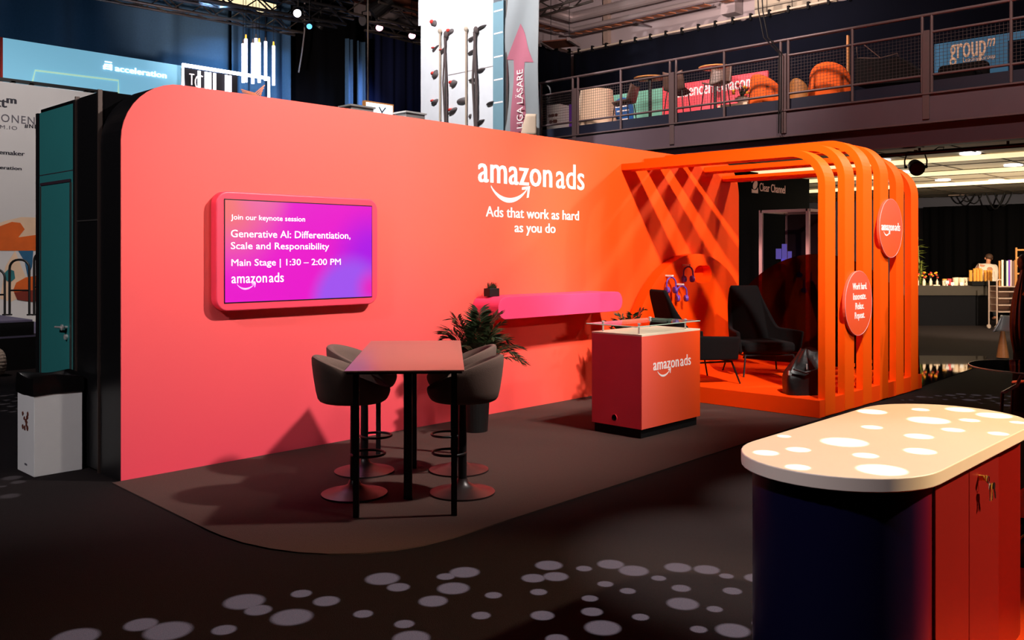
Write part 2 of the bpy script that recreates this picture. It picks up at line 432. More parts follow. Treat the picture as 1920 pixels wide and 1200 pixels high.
class MB:
    def __init__(s):
        s.v, s.f = [], []

    def add(s, vs, fs):
        n = len(s.v)
        s.v += [Vector(p) for p in vs]
        s.f += [tuple(i + n for i in f) for f in fs]
        return s

    def box(s, x0, x1, y0, y1, z0, z1):
        return s.add([(x, y, z) for z in (z0, z1) for y in (y0, y1) for x in (x0, x1)],
                     [(0, 2, 3, 1), (4, 5, 7, 6), (0, 1, 5, 4), (2, 6, 7, 3), (0, 4, 6, 2), (1, 3, 7, 5)])

    def obox(s, c, sx, sy, sz, rz=0.0, m=None):
        R = m if m is not None else Matrix.Rotation(rz, 3, 'Z')
        c = Vector(c)
        vs = [c + R @ Vector((x * sx / 2, y * sy / 2, z * sz / 2)) for z in (-1, 1) for y in (-1, 1) for x in (-1, 1)]
        return s.add(vs, [(0, 2, 3, 1), (4, 5, 7, 6), (0, 1, 5, 4), (2, 6, 7, 3), (0, 4, 6, 2), (1, 3, 7, 5)])

    def tube(s, pts, r, n=8, closed=False, caps=True):
        pts = [Vector(p) for p in pts]
        k = len(pts)
        rs = r if isinstance(r, (list, tuple)) else [r] * k
        vs, fs = [], []
        ref = None
        for i, p in enumerate(pts):
            a = pts[(i - 1) % k] if (closed or i > 0) else p
            b = pts[(i + 1) % k] if (closed or i < k - 1) else p
            t = (b - a).normalized()
            if ref is None:
                ref = Vector((0, 0, 1)) if abs(t.z) < 0.9 else Vector((1, 0, 0))
                ref = (ref - t * ref.dot(t)).normalized()
            else:
                q = ref - t * ref.dot(t)
                if q.length > 1e-5: ref = q.normalized()
            w = t.cross(ref)
            for j in range(n):
                an = 2 * PI * j / n + PI / n
                vs.append(p + (ref * math.cos(an) + w * math.sin(an)) * rs[i])
        m = k if closed else k - 1
        for i in range(m):
            for j in range(n):
                a, b = i * n + j, i * n + (j + 1) % n
                c, d = ((i + 1) % k) * n + (j + 1) % n, ((i + 1) % k) * n + j
                fs.append((a, d, c, b))
        if caps and not closed:
            fs.append(tuple(range(n)))
            fs.append(tuple(reversed(range((k - 1) * n, k * n))))
        return s.add(vs, fs)

    def cyl(s, p0, p1, r0, r1=None, n=16):
        return s.tube([p0, p1], [r0, r0 if r1 is None else r1], n)

    def lathe(s, prof, c, n=32, axis='Z'):
        c = Vector(c)
        vs, fs = [], []
        for (r, z) in prof:
            for j in range(n):
                a = 2 * PI * j / n
                q = (r * math.cos(a), r * math.sin(a), z)
                if axis == 'X': q = (q[2], q[0], q[1])
                elif axis == 'Y': q = (q[0], q[2], q[1])
                vs.append(c + Vector(q))
        k = len(prof)
        for i in range(k - 1):
            for j in range(n):
                fs.append((i * n + j, i * n + (j + 1) % n, (i + 1) * n + (j + 1) % n, (i + 1) * n + j))
        fs.append(tuple(reversed(range(n))))
        fs.append(tuple(range((k - 1) * n, k * n)))
        return s.add(vs, fs)

    def prism(s, poly, o, ux, uy, depth):
        """poly in (u,v) on the plane o+u*ux+v*uy, thickened along ux x uy by depth"""
        o, ux, uy = Vector(o), Vector(ux), Vector(uy)
        nn = ux.cross(uy).normalized() * depth
        k = len(poly)
        a = [o + ux * u + uy * v for u, v in poly]
        vs = a + [p + nn for p in a]
        fs = [tuple(reversed(range(k))), tuple(range(k, 2 * k))]
        for i in range(k):
            j = (i + 1) % k
            fs.append((i, j, k + j, k + i))
        return s.add(vs, fs)

    def grid(s, fn, nu, nv, closeu=False):
        vs = [fn(i / (nu if closeu else nu - 1), j / (nv - 1)) for j in range(nv) for i in range(nu)]
        fs = []
        for j in range(nv - 1):
            for i in range(nu if closeu else nu - 1):
                i2 = (i + 1) % nu
                fs.append((j * nu + i, j * nu + i2, (j + 1) * nu + i2, (j + 1) * nu + i))
        return s.add(vs, fs)

    def ball(s, c, rx, ry=None, rz=None, n=14, m=None):
        ry = rx if ry is None else ry
        rz = rx if rz is None else rz
        prof = []
        c = Vector(c)
        vs, fs = [], []
        k = max(5, n // 2)
        for i in range(k + 1):
            th = PI * i / k
            for j in range(n):
                a = 2 * PI * j / n
                q = Vector((rx * math.sin(th) * math.cos(a), ry * math.sin(th) * math.sin(a), -rz * math.cos(th)))
                vs.append(c + (m @ q if m is not None else q))
        for i in range(k):
            for j in range(n):
                fs.append((i * n + j, i * n + (j + 1) % n, (i + 1) * n + (j + 1) % n, (i + 1) * n + j))
        return s.add(vs, fs)

    def text(s, body, o, ux, uy, w, h, align='L', t=0.004, bold=0.0, space=1.0):
        """lettering whose ink box is w wide and h high; o is its lower left corner (or lower middle)"""
        c = bpy.data.curves.new('tmp', 'FONT')
        c.body = body; c.size = 1; c.extrude = 0.5; c.resolution_u = 3; c.space_character = space
        ob = bpy.data.objects.new('tmp', c)
        S.collection.objects.link(ob)
        dg = bpy.context.evaluated_depsgraph_get()
        me = bpy.data.meshes.new_from_object(ob.evaluated_get(dg))
        bpy.data.objects.remove(ob); bpy.data.curves.remove(c)
        xs = [v.co.x for v in me.vertices]; ys = [v.co.y for v in me.vertices]
        x0, x1, y0, y1 = min(xs), max(xs), min(ys), max(ys)
        o, ux, uy = Vector(o), Vector(ux), Vector(uy)
        nn = ux.cross(uy).normalized()
        sx, sy = w / (x1 - x0), h / (y1 - y0)
        off = -w / 2 if align == 'C' else 0
        hb = bold * w / (x1 - x0) * 1.5
        for q in ([0.0] if bold == 0 else [-1.0, -0.33, 0.33, 1.0]):
            vs = [o + ux * ((v.co.x - x0) * sx + off + q * hb) + uy * ((v.co.y - y0) * sy) + nn * ((v.co.z + 0.5) * t * (1 + 0.03 * q)) for v in me.vertices]
            s.add(vs, [tuple(p.vertices) for p in me.polygons])
        bpy.data.meshes.remove(me)
        return s

    def smile(s, o, ux, uy, w, t=0.004):
        """curved arrow below a word: a crescent with a hooked tip on its right end"""
        o, ux, uy = Vector(o), Vector(ux), Vector(uy)
        n = 22
        lo, up = [], []
        for i in range(n + 1):
            q = i / n
            x = q * w * 0.94
            y = -0.235 * w * (4 * q * (1 - q)) ** 0.85 * (1 - 0.10 * q)
            th = 0.055 * w * math.sin(PI * min(1, q * 0.86 + 0.10)) ** 0.8
            up.append((x, y + th * 0.6)); lo.append((x, y - th))
        vs = [o + ux * a + uy * b for a, b in up] + [o + ux * a + uy * b for a, b in lo]
        m = n + 1
        nn = ux.cross(uy).normalized() * t
        vs += [p + nn for p in vs]
        fs = []
        for i in range(n):
            fs.append((i, m + i, m + i + 1, i + 1))
            fs.append((2 * m + i, 2 * m + i + 1, 3 * m + i + 1, 3 * m + i))
            fs.append((i, i + 1, 2 * m + i + 1, 2 * m + i)); fs.append((m + i, 3 * m + i, 3 * m + i + 1, m + i + 1))
        s.add(vs, fs)
        a = 0.05 * w
        s.prism([(w * 0.80, 0.02 * w), (w * 1.02, 0.05 * w), (w * 0.98, -0.16 * w), (w * 0.93, -0.17 * w), (w * 0.95, -0.01 * w), (w * 0.80, -0.03 * w)], o, ux, uy, t)
        return s

    def build(s, name, m, parent=None, smooth=False, bevel=0.0, subsurf=0, solid=0.0, label=None):
        off = Vector(parent['_w']) if parent is not None and '_w' in parent else Vector((0, 0, 0))
        me = bpy.data.meshes.new(name)
        me.from_pydata([tuple(p - off) for p in s.v], [], s.f)
        bm = bmesh.new(); bm.from_mesh(me)
        bmesh.ops.recalc_face_normals(bm, faces=bm.faces)
        bm.to_mesh(me); bm.free()
        me.materials.append(m)
        if smooth:
            me.polygons.foreach_set('use_smooth', [True] * len(me.polygons))
            me.set_sharp_from_angle(angle=math.radians(48))
            me.update()
        o = bpy.data.objects.new(name, me)
        S.collection.objects.link(o)
        if parent is not None:
            o.parent = parent
            if '_w' in parent: o['_w'] = tuple(parent['_w'])
        if solid:
            md = o.modifiers.new('solid', 'SOLIDIFY'); md.thickness = solid; md.offset = 0
        if bevel:
            md = o.modifiers.new('bevel', 'BEVEL'); md.width = bevel; md.segments = 3; md.limit_method = 'ANGLE'; md.angle_limit = math.radians(40)
        if subsurf:
            md = o.modifiers.new('sub', 'SUBSURF'); md.levels = subsurf; md.render_levels = subsurf
        if label: o['label'] = label
        return o


def tag(o, label, cat, group=None, kind=None):
    o['label'] = label; o['category'] = cat
    if group: o['group'] = group
    if kind: o['kind'] = kind
    return o


def thing(name, label, cat, loc=(0, 0, 0), group=None):
    o = bpy.data.objects.new(name, None)
    S.collection.objects.link(o)
    o.empty_display_size = 0.1
    o.location = loc
    o['_w'] = tuple(loc)
    return tag(o, label, cat, group)


def place(o, loc, rz=0.0):
    o.location = loc; o.rotation_euler = (0, 0, rz)
    return o


def dup(root, loc, rz, label, group=None):
    r = root.copy(); S.collection.objects.link(r)
    r.location = loc; r.rotation_euler = (0, 0, rz); r['label'] = label
    if group: r['group'] = group
    for ch in list(root.children):
        c = ch.copy(); S.collection.objects.link(c); c.parent = r
        for g in list(ch.children):
            d = g.copy(); S.collection.objects.link(d); d.parent = c
    return r


def struct(o):
    o['kind'] = 'structure'
    return o


def single(b, name, m, label, cat, group=None, **k):
    """one-mesh thing whose origin sits in its middle, at its base"""
    xs = [p.x for p in b.v]; ys = [p.y for p in b.v]; zs = [p.z for p in b.v]
    c = Vector(((min(xs) + max(xs)) / 2, (min(ys) + max(ys)) / 2, min(zs)))
    b.v = [p - c for p in b.v]
    o = b.build(name, m, None, **k)
    o.location = c
    return tag(o, label, cat, group)


def arc(cx, cy, r, a0, a1, n=8):
    return [(cx + r * math.cos(math.radians(a0 + (a1 - a0) * i / n)), cy + r * math.sin(math.radians(a0 + (a1 - a0) * i / n))) for i in range(n + 1)]


def rrect(x0, x1, y0, y1, r, n=8):
    return arc(x1 - r, y0 + r, r, -90, 0, n) + arc(x1 - r, y1 - r, r, 0, 90, n) + arc(x0 + r, y1 - r, r, 90, 180, n) + arc(x0 + r, y0 + r, r, 180, 270, n)


def ring(c, r, n=28, z=0.0):
    return [Vector(c) + Vector((r * math.cos(2 * PI * i / n), r * math.sin(2 * PI * i / n), z)) for i in range(n)]


EX, EY, EZ = Vector((1, 0, 0)), Vector((0, 1, 0)), Vector((0, 0, 1))
NX, NY = -EX, -EY


def drape(name, p0, p1, z0, z1, m, label, amp=0.09, wave=0.42, seed=1, cat='curtain', group=None):
    rnd = random.Random(seed)
    p0, p1 = Vector((p0[0], p0[1], 0)), Vector((p1[0], p1[1], 0))
    L = (p1 - p0).length
    t = (p1 - p0) / L
    nrm = Vector((-t.y, t.x, 0))
    nu = max(24, int(L / wave * 9))
    ph = [rnd.uniform(0, 6.28) for _ in range(4)]
    am = [rnd.uniform(0.6, 1.2) for _ in range(4)]

    def fn(u, v):
        s = u * L
        w = 2 * PI / wave
        sag = 1 - 0.25 * v
        q = am[0] * math.sin(w * s + ph[0]) + 0.5 * am[1] * math.sin(0.37 * w * s + ph[1]) + 0.35 * math.sin(1.7 * w * s + ph[2] + 0.6 * v) + 0.3 * math.sin(0.13 * w * s + ph[3])
        return p0 + t * s + nrm * (amp * q * sag) + Vector((0, 0, z0 + (z1 - z0) * v))
    b = MB().grid(fn, nu, 5)
    return single(b, name, m, label, cat, group, smooth=True, solid=0.012)

# ------------------------------------------------------------------ setting: floor, ceiling, walls
WY, WX0, WX1, WH = 7.15, 3.0, 12.55, 3.2          # front plane, ends and height of the stand's long wall
struct(MB().box(-20, 45, -20, 45, -0.2, 0.0).build('floor', M['hall_floor']))
struct(MB().box(-20, 45, -20, 45, 14.0, 14.2).build('ceiling', M['black_matt']))
struct(MB().box(-20, 45, 36.0, 36.2, 0, 14).build('wall_back', M['black_matt']))
struct(MB().box(-20.2, -20, -20, 45, 0, 14).build('wall_left', M['black_matt']))

# stand carpet, rounded at its free corner
cp = [(2.93, 7.15), (2.86, 5.45)] + [(2.86, 5.45)][:0]
cp += [(2.862, 5.30), (2.885, 5.08), (2.94, 4.86), (3.02, 4.68), (3.13, 4.52), (3.27, 4.39), (3.44, 4.29), (3.62, 4.235), (3.85, 4.21), (9.45, 4.37), (9.45, 7.15)]
tag(MB().prism([(x - 6, y - 5.7) for x, y in cp], (6, 5.7, 0.0), EX, EY, 0.008).build('stand_carpet', M['booth_carpet']), 'brown grey carpet with a rounded corner laid in front of the long pink wall', 'carpet')
bpy.data.objects['stand_carpet']  # laid flat on the hall floor
tag(MB().box(3.45, 14.0, -3.0, 1.945, 0, 0.012).build('orange_carpet', M['orange_carpet']), 'bright orange carpet behind the white topped counter at the right edge', 'carpet')

# ------------------------------------------------------------------ the long wall
t = thing('partition_wall', 'long coral to orange partition wall with rounded top corners and white lettering', 'wall', (WX0, WY, 0))
outl = [(0, 0), (WX1 - WX0, 0)] + arc(WX1 - WX0 - 0.5, WH - 0.5, 0.5, 0, 90, 10) + arc(0.5, WH - 0.5, 0.5, 90, 180, 10)
fp = MB().prism(outl, (WX0, WY + 0.012, 0), EX, EZ, 0.012).build('front_panel', M['wall_print'], t)
MB().prism(outl, (WX0, WY + 0.40, 0), EX, EZ, 0.388).build('wall_core', M['black_lam'], t, label='black edge of the partition wall')


def wall_pt(px, py, Y=WY):
    return at(px, py, Y=Y)


def logo(root, o, ux, uy, w, m, bold=0.016, tt=0.004, name='lettering', smile=True):
    """two words side by side, the first bold with a curved arrow under it; w is the whole width, o the lower left of the first word"""
    o = Vector(o)
    b = MB()
    h = w * 0.114
    b.text('amazon', o - uy * 0.000, ux, uy, w * 0.665, h, t=tt, bold=bold, space=1.06)
    b.text('ads', o + ux * (w * 0.71), ux, uy, w * 0.29, w * 0.168, t=tt, bold=0.006)
    b.build(name, m, root)
    MB().smile(o + ux * (w * 0.105) - uy * (w * 0.018), ux, uy, w * 0.345, tt).build('curved_arrow', m, root)


p0 = wall_pt(897, 343); p1 = wall_pt(1095, 354)
logo(fp, (p0.x, WY, (p0.z + p1.z) / 2 - 0.005), EX, EZ, p1.x - p0.x, M['white_letter'])
for (xa, xb, yb, s) in ((911, 1085, 410, 'Ads that work as hard'), (965, 1041, 437, 'as you do')):
    a, b_ = wall_pt(xa, yb), wall_pt(xb, yb)
    desc = 0.032 if 'y' in s else 0.0
    MB().text(s, (a.x, WY, (a.z + b_.z) / 2 - desc), EX, EZ, b_.x - a.x, 0.118 + desc, t=0.003, bold=0.012).build('slogan', M['white_letter'], fp)

# ------------------------------------------------------------------ storage room behind the wall, with a teal door in its end
t = thing('storage_room', 'dark storage room behind the pink wall with a teal end face and door', 'storage room', (3.0, 8.2, 0))
MB().box(3.02, 12.4, 7.575, 8.97, 0, 3.14).build('body', M['void'], t)
MB().box(2.995, 3.02, 7.58, 8.03, 0.02, 3.12).build('side_panel', M['black_lam'], t)
MB().box(2.988, 2.997, 7.58, 8.03, 2.075, 2.085).build('panel_seam', M['alu'], t)
for y in (7.57, 8.05):
    MB().box(2.985, 3.02, y - 0.008, y + 0.008, 0, 3.15).build('edge_strip', M['bronze'], t)
MB().box(2.995, 3.02, 8.10, 8.95, 0.0, 3.10).build('end_panel', M['teal'], t, label='teal panel around the door')
MB().box(2.985, 3.02, 8.07, 8.10, 0, 3.12).build('door_post', M['black_matt'], t)
MB().box(2.98, 3.02, 8.93, 8.985, 0, 3.10).build('door_post', M['black_matt'], t)
MB().box(2.993, 3.0, 8.11, 8.93, 2.52, 2.527).build('panel_joint', M['steel_dark'], t)
d = MB().box(2.986, 3.0, 8.18, 8.86, 0.02, 2.42).build('door', M['teal'], t, label='teal door leaf')
MB().box(2.982, 2.99, 8.16, 8.88, 2.425, 2.45).build('door_gap', M['steel_dark'], t)
for y in (8.155, 8.87):
    MB().box(2.984, 2.995, y - 0.012, y + 0.02, 0.02, 2.42).build('door_edge', M['alu'], t)


def on_d(b, name, m, label=None):
    o = b.build(name, m, None, smooth=True)
    me = o.data
    for v in me.vertices: v.co -= Vector(t['_w'])
    o.parent = d
    if label: o['label'] = label
    return o


ph = at(128, 614, X=2.98)
on_d(MB().lathe([(0.026, 0), (0.026, 0.012), (0.012, 0.014), (0.012, 0.05)], (2.938, 8.235, ph.z), 14, 'X').tube([(2.938, 8.235, ph.z), (2.936, 8.27, ph.z), (2.938, 8.375, ph.z - 0.004)], 0.010, 10), 'door_handle', M['chrome'], 'steel lever handle')
on_d(MB().lathe([(0.024, 0), (0.024, 0.022)], (2.965, 8.235, ph.z - 0.085), 14, 'X'), 'keyhole_plate', M['chrome'], 'steel keyhole plate')

# ------------------------------------------------------------------ waste bin
t = thing('waste_bin', 'white rectangular waste bin with a black bag beside the storage room', 'bin', (2.79, 8.0, 0))
bx = (2.575, 2.95, 7.80, 8.19)
MB().box(*bx, 0.0, 0.72).build('box', M['white'], t, bevel=0.004)


def liner(u, v):
    # rim of the bag folded over the box, wrinkled, then down inside
    k = u * 4
    x0, x1, y0, y1 = bx[0] - 0.008, bx[1] + 0.008, bx[2] - 0.008, bx[3] + 0.008
    i, q = int(k) % 4, k - int(k)
    c = [(x0, y0), (x1, y0), (x1, y1), (x0, y1)]
    a, b_ = c[i], c[(i + 1) % 4]
    x, y = a[0] + (b_[0] - a[0]) * q, a[1] + (b_[1] - a[1]) * q
    cx, cy = (x0 + x1) / 2, (y0 + y1) / 2
    zz = [0.655, 0.70, 0.76, 0.80, 0.79, 0.72, 0.60][int(round(v * 6))]
    inn = [1.01, 1.015, 1.005, 0.99, 0.94, 0.90, 0.84][int(round(v * 6))]
    w = 0.012 * math.sin(17 * u * 2 * PI / 2 + 5 * v) + 0.008 * math.sin(41 * u + 9 * v)
    zz += (0.014 * math.sin(9 * u * 2 * PI / 3) if v > 0.3 else 0.006 * math.sin(13 * u))
    return Vector((cx + (x - cx) * (inn + w * 0.6), cy + (y - cy) * (inn + w * 0.6), zz))


MB().grid(liner, 88, 7, True).build('bin_bag', M['liner'], t, smooth=True, label='black plastic bag folded over the rim')
b = MB()
rr = random.Random(3)
for k in range(16):
    y = 8.0 + rr.uniform(-0.07, 0.07); z = 0.42 + rr.uniform(-0.075, 0.075) * (1.0 if abs(y - 8) > 0.03 else 0.7)
    r = rr.uniform(0.010, 0.024)
    b.prism([(r * math.cos(a * PI / 4) * rr.uniform(0.7, 1.2), r * math.sin(a * PI / 4) * rr.uniform(0.7, 1.2)) for a in range(8)], (bx[0], y, z), NY, EZ, 0.0015 + 0.0002 * k)
b.build('printed_picture', M['choc'], t, label='small brown printed picture')
b = MB().prism(rrect(-0.03, 0.03, -0.008, 0.008, 0.007, 4), (bx[0], 7.99, 0.075), NY, EZ, 0.0015)
b.build('printed_mark', M['ink_grey'], t)

# ------------------------------------------------------------------ television on the wall
t = thing('television', 'wall mounted television in a rounded pink frame showing a magenta slide', 'television', (4.60, WY, 1.31))
MB().prism(rrect(3.755, 5.455, 1.312, 2.332, 0.11, 10), (0, WY, 0), EX, EZ, 0.10).build('frame', M['pink_frame'], t, bevel=0.012)
MB().box(3.825, 5.385, WY - 0.103, WY - 0.09, 1.378, 2.268).build('bezel', M['black_lam'], t)
scr = MB().box(0, 1.545, -0.002, 0.0, 0, 0.872).build('screen', M['tv_picture'], t)
for v in scr.data.vertices: v.co += Vector(t['_w'])
scr.location = Vector((3.8325, WY - 0.104, 1.387)) - Vector(t['_w'])
scr['_w'] = (3.8325, WY - 0.104, 1.387)
TY = WY - 0.107
tv_w = glow('slide_white', (250, 245, 255), 1.0)
for (xa, xb, yb, cap, dsc, s, bo) in ((433, 572, 414, 0.046, 0.012, 'Join our keynote session', 0.004), (433, 657, 446, 0.062, 0.012, 'Generative AI: Differentiation,', 0.007),
                                 (433, 617, 468, 0.062, 0.016, 'Scale and Responsibility', 0.007), (434, 639, 498, 0.060, 0.016, 'Main Stage | 1:30 \u2013 2:00 PM', 0.006)):
    a, b_ = at(xa, yb, Y=TY), at(xb, yb, Y=TY)
    MB().text(s, (a.x, TY + 0.002, (a.z * 0.5 + b_.z * 0.5) - dsc), EX, EZ, b_.x - a.x, cap + dsc, t=0.001, bold=bo).build('slide_text', tv_w, scr)
a, b_ = at(434, 534, Y=TY), at(532, 531, Y=TY)
logo(scr, (a.x, TY + 0.002, a.z + 0.012), EX, EZ, b_.x - a.x, tv_w, tt=0.001, name='slide_logo')

# ------------------------------------------------------------------ pink shelf on the wall with its planter
b = MB().prism(rrect(6.83, 9.02, 1.095, 1.335, 0.118, 10), (0, WY, 0), EX, EZ, 0.40)
single(b, 'wall_shelf', M['pink'], 'long bright pink shelf with rounded ends fixed to the long wall', 'shelf', bevel=0.004)
pp = at(917, 557, Y=7.02)
t = thing('potted_grass', 'small black pot of grass on the left end of the pink shelf', 'plant', (pp.x, 6.98, 1.336))
MB().box(pp.x - 0.075, pp.x + 0.075, 6.93, 7.03, 1.336, 1.425).build('pot', M['pot'], t, bevel=0.006)


def blades(b, c, n, h, spread, w, rnd):
    c = Vector(c)
    for _ in range(n):
        a = rnd.uniform(0, 2 * PI)
        d0 = Vector((math.cos(a), math.sin(a), 0))
        base = c + d0 * rnd.uniform(0, spread * 0.5) * Vector((1, 0.6, 1)).x
        hh = h * rnd.uniform(0.6, 1.1); lean = rnd.uniform(0.1, 0.9) * hh
        mid = base + Vector((0, 0, hh * 0.6)) + d0 * lean * 0.35
        tip = base + Vector((0, 0, hh * rnd.uniform(0.75, 1.0))) + d0 * lean
        sd = Vector((-d0.y, d0.x, 0)) * w
        b.add([base - sd, base + sd, mid + sd * 0.8, mid - sd * 0.8, tip], [(0, 1, 2, 3), (3, 2, 4)])
    return b


rb = random.Random(5)
b = MB()
for k in range(6):
    blades(b, (pp.x - 0.06 + 0.024 * k, 6.98, 1.42), 12, 0.085, 0.03, 0.0035, rb)
b.build('grass', M['grass'], t)


def palm(name, label, base, pot_r, pot_h, n, length, rise, seed, mleaf='leaf', cond=None):
    rnd = random.Random(seed)
    base = Vector(base)
    t = thing(name, label, 'plant', base)
    MB().lathe([(pot_r * 0.82, 0), (pot_r, pot_h - 0.02), (pot_r * 1.05, pot_h), (pot_r * 0.9, pot_h), (pot_r * 0.86, pot_h - 0.06)], base, 28).build('pot', M['pot'], t, smooth=False)
    stems, leaves = MB(), MB()
    top = base + Vector((0, 0, pot_h - 0.04))
    for i in range(n):
        a = 2 * PI * i / n + rnd.uniform(-0.3, 0.3)
        d0 = Vector((math.cos(a), math.sin(a), 0))
        if base.y + length * d0.y > WY - 0.12: d0.y *= 0.25
        el = rnd.uniform(0.35, 1.0)
        L = length * rnd.uniform(0.75, 1.1)
        pts = []
        for j in range(9):
            q = j / 8
            pts.append(top + d0 * (0.03 + L * el * (q ** 1.25)) + Vector((0, 0, rise * rnd.uniform(0.97, 1.03) * (1.15 - 0.5 * el) * (1.75 * q - 0.95 * q * q * (0.5 + 0.8 * el)))))
        stems.tube(pts, [0.006 - 0.0005 * j for j in range(9)], 5)
        for j in range(2, 34):
            q = 0.28 + 0.72 * j / 34
            k = min(7, int(q * 8)); f = q * 8 - k
            p = pts[k].lerp(pts[k + 1], f)
            tg = (pts[k + 1] - pts[k]).normalized()
            sd = tg.cross(EZ)
            if sd.length < 1e-3: continue
            sd.normalize()
            up = sd.cross(tg)
            ll = L * 0.42 * (1 - 0.75 * abs(q - 0.45)) * rnd.uniform(0.85, 1.1)
            for sg in (-1, 1):
                dr = (tg * 0.75 + sd * sg * 0.8 + up * 0.12 - EZ * 0.25 * rnd.random()).normalized()
                wv = up.cross(dr).normalized() * 0.0085
                m_ = p + dr * ll * 0.5
                e = p + dr * ll - EZ * ll * 0.12
                if e.y > WY - 0.03: e.y = WY - 0.03
                if m_.y > WY - 0.03: m_.y = WY - 0.03
                leaves.add([p, m_ + wv, e, m_ - wv], [(0, 1, 2, 3)])
    stems.build('stems', M[mleaf], t)
    leaves.build('fronds', M[mleaf], t)
    return t


pb = at(891, 809, Z=0)
palm('potted_palm', 'bushy green palm in a black pot below the left end of the pink shelf', (pb.x, pb.y, 0.009), 0.155, 0.46, 30, 0.52, 0.84, 11)
palm('potted_palm', 'low dark palm behind the pink counter beside the lounge', (8.80, 6.46, 0.009), 0.15, 0.45, 20, 0.42, 0.74, 23)

# ------------------------------------------------------------------ reception counter with a glass shelf
CX0, CX1, CY0, CY1 = 7.15, 8.19, 5.12, 5.735
t = thing('reception_counter', 'coral box counter with white lettering and a glass shelf on top', 'counter', (CX0, CY0, 0.009))
MB().box(CX0 + 0.02, CX1 - 0.03, CY0 + 0.025, CY1 - 0.02, 0.009, 0.10).build('plinth', M['black_matt'], t, label='black plinth')
MB().box(CX0, CX1, CY0 + 0.012, CY1, 0.10, 1.0).build('body', M['counter_side'], t)
fp = MB().box(CX0, CX1, CY0, CY0 + 0.012, 0.10, 1.0).build('front_panel', M['counter_print'], t)
MB().box(CX0, CX1, CY0, CY1, 1.0, 1.016).build('top', M['counter_top'], t, label='cream white top')
gl = MB().box(CX0 - 0.05, CX1 + 0.03, CY0 + 0.02, CY1 + 0.03, 1.09, 1.10).build('glass_shelf', M['clear'], t, label='clear glass shelf')
b = MB()
for (p, q) in (((CX0 - 0.05, CY0 + 0.02), (CX1 + 0.03, CY0 + 0.02)), ((CX0 - 0.05, CY0 + 0.02), (CX0 - 0.05, CY1 + 0.03)), ((CX1 + 0.03, CY0 + 0.02), (CX1 + 0.03, CY1 + 0.03)), ((CX0 - 0.05, CY1 + 0.03), (CX1 + 0.03, CY1 + 0.03))):
    b.tube([(p[0], p[1], 1.095), (q[0], q[1], 1.095)], 0.0055, 6)
b.build('glass_rim', M['glass_edge'], t)
for (x, y) in ((CX0 + 0.08, CY0 + 0.09), (CX1 - 0.14, CY0 + 0.09), (CX0 + 0.08, CY1 - 0.08), (CX1 - 0.14, CY1 - 0.08)):
    MB().lathe([(0.009, 0), (0.009, 0.09), (0.016, 0.092), (0.016, 0.104), (0.008, 0.108)], (x, y, 1.016), 12).build('standoff', M['chrome'], t, smooth=True)
g = at(1152, 783, X=CX0)
MB().lathe([(0.036, 0.0), (0.036, 0.006), (0.030, 0.006), (0.030, 0.0)], (CX0 - 0.006, g.y, g.z), 24, 'X').build('cable_grommet', M['counter_side'], t, label='round cable cover')
MB().prism([(0.022 * math.cos(a) - 0.006, 0.022 * math.sin(a) - 0.004) for a in [PI * 1.1 + k * PI * 0.8 / 8 for k in range(9)]], (CX0 - 0.006, g.y, g.z), NY, EZ, 0.002).build('cable_hole', M['black_matt'], t)
a, b_ = at(1225, 695, Y=CY0), at(1295, 684, Y=CY0)
logo(fp, (a.x, CY0, a.z), EX, EZ, b_.x - a.x, M['white_letter'], tt=0.002)

# ------------------------------------------------------------------ high table and four bar stools
tf = lambda d_, l_: FW * d_ + RT * l_
c0 = tf(7.14, -0.80)
tang = math.atan2(FW.y, FW.x) + math.radians(4.0)
ta = Vector((math.cos(tang), math.sin(tang), 0)); tb = Vector((ta.y, -ta.x, 0))
t = thing('high_table', 'long taupe high table with thin black legs in front of the pink wall', 'table', (c0.x, c0.y, 0.009))
Rt = Matrix.Rotation(tang, 3, 'Z')
MB().obox((c0.x, c0.y, 1.006), 2.10, 0.81, 0.012, m=Rt).build('tabletop', M['tabletop'], t, bevel=0.003)
MB().obox((c0.x, c0.y, 0.993), 2.07, 0.78, 0.014, m=Rt).build('underframe', M['black_metal'], t)
for (u, v) in ((-0.985, -0.33), (-0.985, 0.335), (0.95, -0.33), (0.95, 0.335)):
    p = c0 + ta * u + tb * v
    MB().obox((p.x, p.y, 0.4975), 0.04, 0.04, 0.977, m=Rt).build('leg', M['black_metal'], t)
for (u, v) in ((-0.52, 0.0), (0.42, 0.0)):
    p = c0 + ta * u + tb * v
    MB().obox((p.x, p.y, 0.4975), 0.075, 0.06, 0.977, m=Rt).build('middle_leg', M['black_metal'], t)


